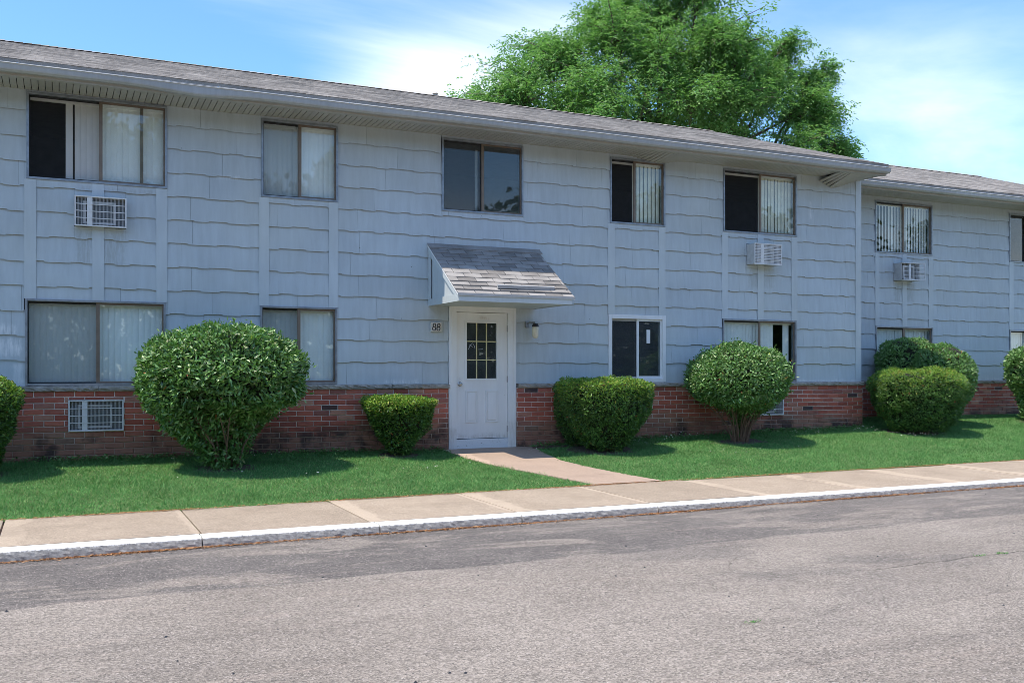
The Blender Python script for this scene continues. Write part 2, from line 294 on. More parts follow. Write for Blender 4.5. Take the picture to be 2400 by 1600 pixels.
MT['grass'] = mat_leaf('grass_blades', [(0, (0.062, 0.185, 0.052)), (0.4, (0.105, 0.29, 0.085)), (0.75, (0.16, 0.38, 0.12)), (0.93, (0.30, 0.49, 0.18)), (1, (0.34, 0.42, 0.19))], 0.6, 0.35, (0.12, 0.32, 0.07), 0.25)
MT['broad'] = mat_leaf('glossy_privet_leaves', [(0, (0.045, 0.12, 0.026)), (0.35, (0.09, 0.22, 0.046)), (0.7, (0.15, 0.32, 0.08)), (0.94, (0.24, 0.40, 0.14)), (1, (0.38, 0.43, 0.20))], 0.42, 0.22, (0.2, 0.45, 0.06), 0.8)
MT['yew'] = mat_leaf('dark_yew_needles', [(0, (0.020, 0.060, 0.012)), (0.4, (0.045, 0.13, 0.022)), (0.8, (0.10, 0.24, 0.042)), (1, (0.24, 0.38, 0.10))], 0.45, 0.2, (0.16, 0.38, 0.04), 0.6)
MT['tip'] = mat_leaf('fresh_yellow_green_shoots', [(0, (0.11, 0.26, 0.025)), (0.5, (0.17, 0.33, 0.035)), (0.85, (0.28, 0.38, 0.06)), (1, (0.42, 0.36, 0.09))], 0.5, 0.25, (0.3, 0.5, 0.06), 0.4)
MT['dead'] = mat_leaf('dead_orange_sprigs', [(0, (0.22, 0.07, 0.02)), (0.6, (0.38, 0.13, 0.04)), (1, (0.50, 0.25, 0.10))], 0.7, 0.1, (0.4, 0.15, 0.05))
MT['locust'] = mat_leaf('locust_leaves', [(0, (0.07, 0.17, 0.045)), (0.4, (0.12, 0.27, 0.075)), (0.8, (0.20, 0.38, 0.12)), (1, (0.34, 0.48, 0.22))], 0.5, 0.45, (0.20, 0.46, 0.06), 0.4)
MT['faroak'] = mat_leaf('far_tree_leaves', [(0, (0.03, 0.07, 0.02)), (1, (0.08, 0.15, 0.04))], 0.6, 0.2)
MT['bloom'] = mat_flat('white_clover_bloom', (0.75, 0.72, 0.68), 0.7)
MT['needle'] = mat_leaf('dry_fallen_needles', [(0, (0.24, 0.10, 0.04)), (0.6, (0.42, 0.22, 0.10)), (1, (0.55, 0.36, 0.20))], 0.8, 0.05, (0.4, 0.2, 0.1), 0.2)

# ------------------------------------------------------------------ object helpers
def tag(o, label=None, cat=None, group=None, kind=None):
    if label: o['label'] = label
    if cat: o['category'] = cat
    if group: o['group'] = group
    if kind: o['kind'] = kind
    return o
def empty(name, loc=(0, 0, 0), rz=0.0):
    o = bpy.data.objects.new(name, None); o.empty_display_size = 0.2; C.objects.link(o); o.location = loc; o.rotation_euler = (0, 0, rz); return o
def link(name, me, parent=None, loc=None):
    o = bpy.data.objects.new(name, me); C.objects.link(o)
    if loc: o.location = loc
    if parent is not None: o.parent = parent
    return o
class MB:
    def __init__(s): s.v = []; s.f = []; s.mi = []
    def add(s, vs, fs, mi=0):
        b = len(s.v); s.v += [tuple(q) for q in vs]; s.f += [tuple(b + i for i in f) for f in fs]; s.mi += [mi] * len(fs); return s
    def box(s, x0, x1, y0, y1, z0, z1, mi=0):
        v = [(x, y, z) for x in (x0, x1) for y in (y0, y1) for z in (z0, z1)]
        return s.add(v, [(0, 1, 3, 2), (4, 6, 7, 5), (0, 4, 5, 1), (2, 3, 7, 6), (0, 2, 6, 4), (1, 5, 7, 3)], mi)
    def tube(s, pts, rad, n=6, mi=0, cap=True):
        pts = [Vector(p) for p in pts]; rings = []
        for i, p in enumerate(pts):
            d = (pts[min(i + 1, len(pts) - 1)] - pts[max(i - 1, 0)]).normalized()
            a = d.cross(Vector((0, 0, 1))); a = a.normalized() if a.length > 1e-3 else Vector((1, 0, 0)); b = d.cross(a)
            r = rad[i] if isinstance(rad, (list, tuple)) else rad
            rings.append([p + (a * cos(2 * pi * k / n) + b * sin(2 * pi * k / n)) * r for k in range(n)])
        v = [q for rg in rings for q in rg]; f = []
        for i in range(len(pts) - 1):
            for k in range(n): f.append((i * n + k, i * n + (k + 1) % n, (i + 1) * n + (k + 1) % n, (i + 1) * n + k))
        if cap: f += [tuple(range(n))[::-1], tuple((len(pts) - 1) * n + k for k in range(n))]
        return s.add(v, f, mi)
    def prism(s, prof, x0, x1, mi=0, xs=None, fn=None):
        """profile of (y,z) extruded along x"""
        xs = xs or [x0, x1]; n = len(prof); v = []
        for x in xs:
            for (y, z) in prof:
                dy, dz = fn(x, y, z) if fn else (0, 0); v.append((x, y + dy, z + dz))
        f = []
        for i in range(len(xs) - 1):
            for k in range(n): f.append((i * n + k, i * n + (k + 1) % n, (i + 1) * n + (k + 1) % n, (i + 1) * n + k))
        f += [tuple(range(n)), tuple((len(xs) - 1) * n + k for k in range(n))[::-1]]
        return s.add(v, f, mi)
    def mesh(s, name, mats, smooth=False):
        me = bpy.data.meshes.new(name); me.from_pydata(s.v, [], s.f)
        for m_ in (mats if isinstance(mats, (list, tuple)) else [mats]): me.materials.append(m_)
        if any(s.mi): me.polygons.foreach_set('material_index', s.mi)
        me.update()
        import bmesh as _b
        bm = _b.new(); bm.from_mesh(me); _b.ops.recalc_face_normals(bm, faces=bm.faces); bm.to_mesh(me); bm.free()
        if smooth: me.polygons.foreach_set('use_smooth', [True] * len(me.polygons))
        return me
    def build(s, name, mats, parent=None, loc=None, smooth=False, bevel=0.0):
        o = link(name, s.mesh(name, mats, smooth), parent, loc)
        if bevel:
            b = o.modifiers.new('bevel', 'BEVEL'); b.width = bevel; b.segments = 2; b.limit_method = 'ANGLE'
        return o
def tri_mesh(name, V, F, mats, mi=None):
    """fast mesh from numpy arrays V (n,3), F (m,3)"""
    me = bpy.data.meshes.new(name); me.vertices.add(len(V)); me.vertices.foreach_set('co', V.astype(np.float32).ravel())
    me.loops.add(F.size); me.loops.foreach_set('vertex_index', F.astype(np.int32).ravel())
    me.polygons.add(len(F)); me.polygons.foreach_set('loop_start', np.arange(0, F.size, 3, dtype=np.int32)); me.polygons.foreach_set('loop_total', np.full(len(F), 3, dtype=np.int32))
    for m_ in (mats if isinstance(mats, (list, tuple)) else [mats]): me.materials.append(m_)
    if mi is not None: me.polygons.foreach_set('material_index', mi.astype(np.int32))
    me.update(calc_edges=True); return me
def norm(a): return a / np.maximum(np.linalg.norm(a, axis=1, keepdims=True), 1e-9)
def leaf_mesh(name, P, D, N, L, Wd, mats, mi=None, fold=0.25, droop=0.0):
    """diamond leaves: P base, D direction, N face normal, L length, Wd width (arrays)"""
    Sd = norm(np.cross(D, N)); N2 = np.cross(Sd, D); L = L[:, None]; Wd = Wd[:, None]
    mid = P + D * L * 0.45 + N2 * Wd * fold; tip = P + D * L; tip[:, 2] -= (L[:, 0] * droop)
    V = np.stack([P, mid + Sd * Wd * 0.5, tip, mid - Sd * Wd * 0.5], 1).reshape(-1, 3)
    b = (np.arange(len(P)) * 4)[:, None]; F = np.stack([b + [0, 1, 2], b + [0, 2, 3]], 1).reshape(-1, 3)
    return tri_mesh(name, V, F, mats, None if mi is None else np.repeat(mi, 2))
def lump(P, seed, fr, amp):
    r = np.random.default_rng(seed); o = np.zeros(len(P))
    for k in range(6):
        d = r.normal(size=3); d /= np.linalg.norm(d); o += np.sin(P @ d * fr * (0.6 + 0.9 * r.random()) + r.random() * 6.28)
    return o / 2.4 * amp

# ------------------------------------------------------------------ terrain functions
def lerp_tab(x, xs, ys): return np.interp(x, xs, ys)
def walk_z(X): return -1.495 + 0.002 * X
def base_z(X): return lerp_tab(X, [-4, -.65, 3.2, 5.6, 6.9, 9, 14.3, 24], [-1.19, -1.195, -1.205, -1.235, -1.235, -1.165, -1.08, -1.10])
def lawn_z(X, Y): a = np.clip((Y - 11.13) / (14.5 - 11.13), 0, 1.6); return walk_z(X) + (base_z(X) - walk_z(X)) * a

# ------------------------------------------------------------------ setting: ground, lot, kerb, pavement, path, lawn
def grid(name, xs, ys, zf, mat):
    X, Y = np.meshgrid(xs, ys); Z = zf(X, Y); V = np.stack([X, Y, Z], -1).reshape(-1, 3); nx = len(xs); F = []
    for j in range(len(ys) - 1):
        i = np.arange(nx - 1) + j * nx; F.append(np.stack([i, i + 1, i + nx + 1], 1)); F.append(np.stack([i, i + nx + 1, i + nx], 1))
    return tri_mesh(name, V, np.concatenate(F), mat)
o = link('ground', grid('ground', np.linspace(-700, 700, 8), np.linspace(-700, 700, 8), lambda x, y: x * 0 - 1.78, MT['ground'])); tag(o, 'grassland spreading away to the horizon around the buildings', kind='structure')
lotz = lambda x, y: -1.60 + 0.0024 * np.clip(x, -20, 40) + 0.004 * np.sin(x * 0.9) * np.cos(y * 0.7)
o = link('parking_lot', grid('parking_lot', np.linspace(-30, 60, 181), np.linspace(-22, 9.3, 64), lotz, MT['asphalt'])); tag(o, 'worn pinkish grey asphalt lot with darker sealer strip by the kerb', kind='structure')
o = link('lawn_soil', grid('lawn_soil', np.linspace(-12, 50, 125), np.concatenate([np.linspace(11.05, 16, 20), [40, 80]]), lambda x, y: lawn_z(x, np.minimum(y, 16)) - 0.006, MT['soil'])); tag(o, 'soil bed under the lawn', kind='structure')

# kerb of separate stones
KY = 9.245
kroot = empty('kerb', (0, KY, -1.6)); tag(kroot, 'concrete kerb, white paint on top, chipped grey face', kind='structure')
def kerb_stone(x0, x1, seed):
    n = int((x1 - x0) / 0.03); xs = np.linspace(x0 + 0.006, x1 - 0.006, n); V = []
    prof = [(0.205, -0.16), (0.205, 0.0), (0.10, 0.001), (0.03, -0.002), (0.012, -0.014), (0.006, -0.035), (0.0, -0.06), (-0.003, -0.085), (-0.005, -0.16)]
    r = np.random.default_rng(seed)
    for x in xs:
        for k, (y, z) in enumerate(prof):
            a = [0, 0, .0006, .001, .0016, .0022, .0025, .002, 0][k]; V.append((x, y + a * (math.sin(x * 37 + k * 2.1 + seed) + math.sin(x * 91 + k * 5 + seed * 3)) * 0.6 + r.normal() * a * 0.55, z + (r.normal() * a * 0.4 if k not in (0, 8) else 0)))
    m_ = MB(); n2 = len(prof); F = []
    for i in range(len(xs) - 1):
        for k in range(n2 - 1): F.append((i * n2 + k, i * n2 + k + 1, (i + 1) * n2 + k + 1, (i + 1) * n2 + k))
    F += [tuple(range(n2)), tuple((len(xs) - 1) * n2 + k for k in range(n2))[::-1]]
    m_.add(V, F); z = -1.504 + 0.0005 * (x0 + x1) / 2
    o = m_.build('kerb_stone', MT['kerb'], kroot); o.location = (0, 0, 1.6 + z); return o
kx = [-8.2, -6.3, -4.4, -2.25, -.52, 1.22, 2.90, 4.45, 6.15, 8.0, 9.7, 11.5, 13.4, 15.3, 17.2, 19, 21, 23, 25, 28, 32]
for i in range(len(kx) - 1): kerb_stone(kx[i], kx[i + 1], i + 3)
# pavement slabs
wroot = empty('sidewalk', (0, 10.3, -1.6)); tag(wroot, 'pinkish aggregate concrete pavement between kerb and lawn', kind='structure')
MB().box(-9, 33, KY + 0.2 - 10.3, 0.83, -0.3, 0.07).build('slab_bed', MT['mortar'], wroot)
jx = [-8.6, -7, -5.35, -3.72, -2.1, -.456, 1.24, 2.86, 4.49, 6.19, 7.76, 9.42, 11.05, 12.7, 14.35, 16, 17.6, 19.3, 20.9, 22.6, 24.3, 26, 28, 30, 32]
for i in range(len(jx) - 1):
    a, b_ = jx[i] + 0.008, jx[i + 1] - 0.008; zk = -1.5; q = R.uniform(-.004, .004); m_ = MB()
    z0a, z1a = zk + .0005 * a + 1.6 + q, walk_z(a) + 1.6 + q; z0b, z1b = zk + .0005 * b_ + 1.6 + q, walk_z(b_) + 1.6 + q; y0, y1 = KY + 0.213 - 10.3, 11.13 - 10.3
    m_.add([(a, y0, z0a), (b_, y0, z0b), (b_, y1, z1b), (a, y1, z1a), (a, y0, z0a - .08), (b_, y0, z0b - .08), (b_, y1, z1b - .08), (a, y1, z1a - .08)], [(0, 1, 2, 3), (7, 6, 5, 4), (0, 4, 5, 1), (1, 5, 6, 2), (2, 6, 7, 3), (3, 7, 4, 0)])
    m_.build('paving_slab', MT['conc'], wroot, bevel=0.005)
# front path
PL = [(14.47, 5.55), (13.6, 5.60), (13.0, 5.70), (12.4, 5.90), (12.0, 6.08), (11.5, 6.27), (11.12, 6.40)]
PR = [(14.47, 7.15), (13.6, 6.98), (13.0, 6.92), (12.4, 7.03), (12.0, 7.14), (11.5, 7.31), (11.12, 7.46)]
def path_x(Y, T): return np.interp(-np.asarray(Y), [-p[0] for p in T], [p[1] for p in T])
m_ = MB(); V = []
for (y, xl), (_, xr) in zip(PL, PR): z = float(lawn_z(np.array(6.3), np.array(y))) + 0.012; V += [(xl, y, z), (xr, y, z), (xl, y, z - .08), (xr, y, z - .08)]
F = []
for i in range(len(PL) - 1): a = 4 * i; F += [(a, a + 1, a + 5, a + 4), (a, a + 4, a + 6, a + 2), (a + 1, a + 3, a + 7, a + 5)]
F += [(0, 2, 3, 1)]; m_.add(V, F); o = m_.build('path', MT['path']); tag(o, 'pink concrete path from the pavement to the white door', kind='structure')

m = M('bare_mulch'); MT['mulch'] = m.done(m.bsdf(m.ramp(m.noise(40, 6, 0.8), [(0.3, (0.05, 0.038, 0.028)), (0.6, (0.13, 0.095, 0.07)), (0.75, (0.24, 0.19, 0.15))]), 1.0, 0, m.bump(m.noise(50, 5), 0.9, 0.02)))
def mound(x, y, rx, ry, seed):
    r = np.random.default_rng(seed); V = [(x, y, float(lawn_z(np.array(x), np.array(y))) + .022)]; n = 22
    for k in range(n): a = 2 * pi * k / n; q = 1 + r.normal() * .12; X = x + cos(a) * rx * q; Y = min(y + sin(a) * ry * q, 14.47 if x < 14.3 else 15.57); V.append((X, Y, float(lawn_z(np.array(X), np.array(Y))) + .002))
    MB().add(V, [(0, k + 1, (k + 1) % n + 1) for k in range(n)]).build('bare_soil', MT['mulch'], SOIL)
SOIL = empty('bare_soil_patches', (0, 0, 0)); SOIL['kind'] = 'structure'; SOIL['label'] = 'bare brown soil under the shrubs and beside the path'
for q in [(2.1, 13.5, .42, .3), (4.7, 14.05, .35, .3), (8.0, 13.75, .6, .5), (7.35, 14.28, .42, .17), (10.8, 13.72, .5, .32), (15.1, 13.85, .75, .45), (-.9, 13.65, .4, .35), (19.4, 14.5, .4, .3)]: mound(*q, int(q[0] * 10) + 40)
SOILS = [(2.1, 13.5, .34, .24), (4.7, 14.05, .3, .25), (8.0, 13.75, .55, .42), (7.35, 14.28, .38, .15), (10.8, 13.72, .42, .26), (15.1, 13.85, .65, .36)]
# grass blades
def grass():
    n = 520000; X = NR.uniform(-2.5, 22.5, n); Y = 11.08 + NR.random(n) * 4.5
    edge = 11.09 + 0.022 * np.sin(X * 3.1) + 0.018 * np.sin(X * 11) + 0.012 * np.sin(X * 37 + 1) + NR.normal(size=n) * .012
    keep = (Y > edge) & ((Y < 14.46) | (X > 14.4)) & (Y < 15.56)
    dens = np.clip(1.15 - (X + 2) * 0.018, 0.5, 1); keep &= NR.random(n) < dens
    xl = path_x(Y, PL); xr = path_x(Y, PR); rag = 0.02 * np.sin(Y * 9) + 0.02 * np.sin(Y * 23 + 1); keep &= ~((X > xl + 0.03 + rag) & (X < xr - 0.03 + rag))
    for (sx, sy, sa, sb) in SOILS: keep &= ~((((X - sx) / sa) ** 2 + ((Y - sy) / sb) ** 2 < 1) & (NR.random(n) < .85))
    X = X[keep]; Y = Y[keep]; n = len(X); P = np.stack([X, Y, lawn_z(X, Y) - 0.004], 1)
    tall = 1 + 0.9 * np.clip((Y - 14.1) / 0.35, 0, 1) * (X < 14.4) + 0.25 * np.sin(X * 2.3) * np.sin(Y * 3.1)
    h = NR.gamma(6, 0.0052, n) * tall; w = NR.uniform(0.006, 0.012, n)
    a = NR.random(n) * 2 * pi; lean = NR.uniform(0.3, 1.6, n); D = np.stack([np.cos(a) * lean, np.sin(a) * lean, np.ones(n)], 1); D = norm(D)
    a2 = NR.random(n) * pi; Sd = np.stack([np.cos(a2), np.sin(a2), np.zeros(n)], 1)
    V = np.stack([P - Sd * w[:, None] / 2, P + Sd * w[:, None] / 2, P + D * h[:, None]], 1).reshape(-1, 3); F = np.arange(n * 3).reshape(-1, 3)
    o = link('lawn_grass', tri_mesh('lawn_grass', V, F, MT['grass'])); tag(o, 'mown green lawn between the pavement and the brick base', 'grass', kind='stuff')
grass()

# ------------------------------------------------------------------ rectangle subtraction
def subtract(rect, holes):
    """rect and holes as (x0,x1,z0,z1); returns the uncovered rects"""
    out = [rect]
    for h in holes:
        nx = []
        for r in out:
            x0, x1, z0, z1 = r
            if h[0] >= x1 or h[1] <= x0 or h[2] >= z1 or h[3] <= z0: nx.append(r); continue
            a, b_ = max(x0, h[0]), min(x1, h[1])
            if h[0] > x0: nx.append((x0, h[0], z0, z1))
            if h[1] < x1: nx.append((h[1], x1, z0, z1))
            if h[2] > z0: nx.append((a, b_, z0, h[2]))
            if h[3] < z1: nx.append((a, b_, h[3], z1))
        out = nx
    return [r for r in out if r[1] - r[0] > 0.012 and r[3] - r[2] > 0.012]
def merged_boxes(m_, rects, y0, y1):
    for r in rects: m_.box(r[0], r[1], y0, y1, r[2], r[3])

# ------------------------------------------------------------------ siding
ROWS = [-0.19 + 0.3315 * k for k in range(12)] + [3.775]
def wave_fn(seed):
    r = random.Random(seed); xs = [-9.0]; 
    while xs[-1] < 30: xs.append(xs[-1] + r.choice([0.15, 0.2, 0.26, 0.32, 0.4]))
    return xs
def siding(root, Y, X0, X1, holes, seed, limit, xview):
    """staggered-butt siding panels, row by row"""
    pieces = []
    for k in range(len(ROWS) - 1):
        z0, z1 = ROWS[k], ROWS[k + 1]; x = X0 - random.Random(seed + k).uniform(0, 1.2); bx = wave_fn(seed * 31 + k)
        while x < X1:
            a, b_ = max(x, X0), min(x + 1.22, X1); x += 1.22
            if b_ - a < 0.02: continue
            for r in subtract((a, b_, z0, z1), holes): pieces.append((r, k, bx))
    pieces.sort(key=lambda p: (not (xview[0] < (p[0][0] + p[0][1]) / 2 < xview[1]), -(p[0][1] - p[0][0]) * (p[0][3] - p[0][2]) / max(1, p[0][0] + 4)))
    rest = MB()
    for i, (r, k, bx) in enumerate(pieces):
        x0, x1, z0, z1 = r; g = 0.0012; x0 += g; x1 -= g; zb, zt = ROWS[k], ROWS[k + 1]
        yf = lambda z: Y - 0.004 - 0.021 * (zt - z) / (zt - zb)
        top = z1 + (0.022 if abs(z1 - zt) < 1e-6 and k < len(ROWS) - 2 else 0)
        bot = [(x0, z0)]
        if abs(z0 - zb) < 1e-6 and k > 0:
            lev = 0; bot = []
            inside = [(j, q) for j, q in enumerate(bx) if x0 < q < x1]
            j0 = inside[0][0] if inside else next(j for j, q in enumerate(bx) if q >= x1)
            def lv(j): return 0.0 if j % 2 else 0.0145
            bot.append((x0, z0 + lv(j0 - 1)))
            for j, q in inside:
                bot += [(max(q - 0.002, x0 + .001), z0 + lv(j - 1)), (min(q + 0.002, x1 - .001), z0 + lv(j))]
            bot.append((x1, z0 + lv((inside[-1][0]) if inside else j0 - 1)))
        else: bot = [(x0, z0), (x1, z0)]
        n = len(bot); fr = [(x, yf(z), z) for x, z in bot] + [(x1, yf(top), top), (x0, yf(top), top)]
        th = 0.005; bk = [(x, min(y + th, Y + 0.002), z) for x, y, z in fr]; N = n + 2
        m_ = MB() if i < limit else rest
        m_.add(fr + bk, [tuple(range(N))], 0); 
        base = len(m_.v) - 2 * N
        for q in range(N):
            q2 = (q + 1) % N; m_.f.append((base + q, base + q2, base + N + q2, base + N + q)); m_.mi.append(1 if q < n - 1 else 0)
        if i < limit: m_.build('siding_panel', [MT['siding'], MT['shade_and_grit']], root)
    if rest.v: tag(rest.build('siding_panels', [MT['siding'], MT['shade_and_grit']], root), kind='stuff')

# ------------------------------------------------------------------ bricks
_bm = {}
def unit_brick():
    c = 0.03; m_ = MB()      # unit box with chamfered front arrises: x,z in 0..1, y 0..1 (0 = front)
    f = [(c, 0, c * 2.4), (1 - c, 0, c * 2.4), (1 - c, 0, 1 - c * 2.4), (c, 0, 1 - c * 2.4)]; e = [(0, .12, 0), (1, .12, 0), (1, .12, 1), (0, .12, 1)]; b_ = [(0, 1, 0), (1, 1, 0), (1, 1, 1), (0, 1, 1)]
    m_.add(f + e + b_, [(0, 1, 2, 3), (0, 4, 5, 1), (1, 5, 6, 2), (2, 6, 7, 3), (3, 7, 4, 0), (4, 8, 9, 5), (5, 9, 10, 6), (6, 10, 11, 7), (7, 11, 8, 4)]); return m_
UB = unit_brick(); UBM = UB.mesh('brick', MT['brick'])
def bricks(root, Y, X0, X1, holes, limit, xview, seed):
    r = random.Random(seed); L = []; p = 0.0788; z = -0.262; row = 0
    while z > -1.34:
        x = X0 - (0.125 if row % 2 else 0)
        while x < X1:
            a, b_ = max(x, X0), min(x + 0.25, X1); x += 0.25
            for q in subtract((a, b_, z - p, z), holes): L.append(q)
        z -= p; row += 1
    xc = lambda q: (q[0] + q[1]) / 2
    L.sort(key=lambda q: (not (xview[0] < xc(q) < xview[1] and q[3] > -1.25), -(q[1] - q[0] > 0.1), xc(q)))
    rest = MB()
    for i, q in enumerate(L):
        g = 0.0055; dy = r.uniform(-.002, .002); l = (q[0] + g, Y + dy, q[2] + g * 0.9); sc = (q[1] - q[0] - 2 * g, 0.05, q[3] - q[2] - 1.9 * g)
        if sc[0] < 0.01 or sc[2] < 0.01: continue
        if i < limit: o = link('brick', UBM, root, l); o.scale = sc
        else: rest.add([(l[0] + v[0] * sc[0], l[1] + v[1] * sc[1], l[2] + v[2] * sc[2]) for v in UB.v], UB.f)
    if rest.v: tag(rest.build('bricks', MT['brickm'], root), kind='stuff')
    mo = MB(); merged_boxes(mo, subtract((X0, X1, -1.42, -0.26), holes), Y + 0.010, Y + 0.055); mo.build('mortar', MT['mortar'], root)
def sills(root, Y, segs, seed):
    r = random.Random(seed)
    for (a, b_) in segs:
        x = a
        while x < b_ - 0.02:
            w = min(r.uniform(0.5, 1.3), b_ - x); w = b_ - x if b_ - x - w < 0.25 else w
            n = max(3, int(w / 0.045)); m_ = MB(); V = []
            prof = [(0.09, 0.006), (0.035, 0.004), (0.006, -0.006), (0.0, -0.03), (0.004, -0.055), (0.012, -0.068), (0.09, -0.068)]
            for i in range(n):
                xx = x + 0.002 + (w - 0.004) * i / (n - 1)
                for k, (y, z) in enumerate(prof): j = 0.007 if 0 < k < 5 else 0; V.append((xx, y + r.gauss(0, 1) * j, z + r.gauss(0, 1) * j * 0.3))
            K = len(prof); F = [(i * K + k, i * K + (k + 1) % K, (i + 1) * K + (k + 1) % K, (i + 1) * K + k) for i in range(n - 1) for k in range(K)] + [tuple(range(K)), tuple((n - 1) * K + k for k in range(K))[::-1]]
            m_.add(V, F); m_.build('sill_stone', MT['sill'], root, (0, Y, -0.194)); x += w

# ------------------------------------------------------------------ windows
SL = {}
def slat_mesh(h, mat):
    key = (round(h, 3), mat.name)
    if key not in SL:
        w = 0.089; m_ = MB(); v = []; n = 5
        for i in range(n): t = i / (n - 1) - .5; yy = 0.006 * (1 - 4 * t * t); v += [(t * w, -yy, 0), (t * w, -yy, -h)]
        for i in range(n): t = i / (n - 1) - .5; yy = 0.006 * (1 - 4 * t * t) - 0.0012; v += [(t * w, -yy, 0), (t * w, -yy, -h)]
        f = []
        for i in range(n - 1): a = 2 * i; f += [(a, a + 1, a + 3, a + 2), (a + 2 * n, a + 2 * n + 2, a + 2 * n + 3, a + 2 * n + 1)]
        m_.add(v, f); SL[key] = m_.mesh('blind_slat', mat, True)
    return SL[key]
def frame_rect(m_, x0, x1, z0, z1, w, y0, y1, mi=0, ws=None):
    l, r_, b_, t = ws or (w, w, w, w)
    m_.box(x0, x0 + l, y0, y1, z0, z1, mi); m_.box(x1 - r_, x1, y0, y1, z0, z1, mi)
    m_.box(x0 + l, x1 - r_, y0 + .0005, y1 - .0005, z0, z0 + b_, mi); m_.box(x0 + l, x1 - r_, y0 + .0005, y1 - .0005, z1 - t, z1, mi)
def window(root, Y, x0, x1, z0, z1, slats, screen=True, glass='glass', vinyl=False, mull=0.5, extra=None, smat=None, label=None, slid=False):
    fm = MT['vinyl'] if vinyl else MT['alum']; fw = 0.07 if vinyl else 0.03
    m_ = MB(); frame_rect(m_, x0, x1, z0, z1, fw, Y - 0.036, Y + 0.10); xm = x0 + (x1 - x0) * mull
    w = m_.build('window', fm, root, bevel=0.003)
    if label: w['label'] = label
    a, b_, c_, d_ = x0 + fw, x1 - fw, z0 + fw, z1 - fw
    sm = MT['vinyl'] if vinyl else MT['bronze']; sw = 0.038 if vinyl else 0.026
    # left sash (set back) and right sash, with the meeting stile between
    s1 = MB(); frame_rect(s1, a, xm + 0.018, c_, d_, 0.02, Y + 0.028, Y + 0.048, 0, (sw * .6, 0.02, sw * .7, sw)); s1.build('sash', MT['black'] if not vinyl else sm, w)
    s2 = MB(); frame_rect(s2, xm - 0.022, b_, c_, d_, 0.02, Y - 0.002, Y + 0.022, 0, (0.044, sw * .7, sw, sw)); s2.build('sash', sm, w)
    if not slid: MB().box(a + sw * .6, xm - 0.002, Y + 0.036, Y + 0.039, c_ + sw * .7, d_ - sw).build('pane', MT[glass], w)
    MB().box(xm + 0.022, b_ - sw * .7, Y + 0.008, Y + 0.011, c_ + sw, d_ - sw).build('pane', MT[glass], w)
    if screen:
        sc = MB(); sc.add([(a + .004, Y + 0.012, c_), (xm - 0.02, Y + 0.012, c_), (xm - 0.02, Y + 0.012, d_), (a + .004, Y + 0.012, d_)], [(0, 1, 2, 3)]); sc.build('insect_screen', MT['screen'], w)
    if slats:
        MB().box(a, b_, Y + 0.085, Y + 0.125, d_ - 0.05, d_ - 0.006).build('headrail', MT['slat'], w)
        h = d_ - c_ - 0.05
        for (f0, f1, pitch, ang) in slats:
            xa, xb = a + (b_ - a) * f0, a + (b_ - a) * f1; cnt = max(1, int(math.ceil((xb - xa) / pitch)))
            for q in range(cnt):
                x = xa + (xb - xa) * (q + .5) / cnt
                o = link('blind_slat', slat_mesh(h, smat or MT['slat']), w, (x + R.uniform(-.003, .003), Y + 0.105, d_ - 0.045)); o.rotation_euler = (0, 0, radians(ang + R.gauss(0, 4)))
    return w
def opening(r): return (r[0] + 0.004, r[1] - 0.004, r[2] + 0.004, r[3] - 0.004)

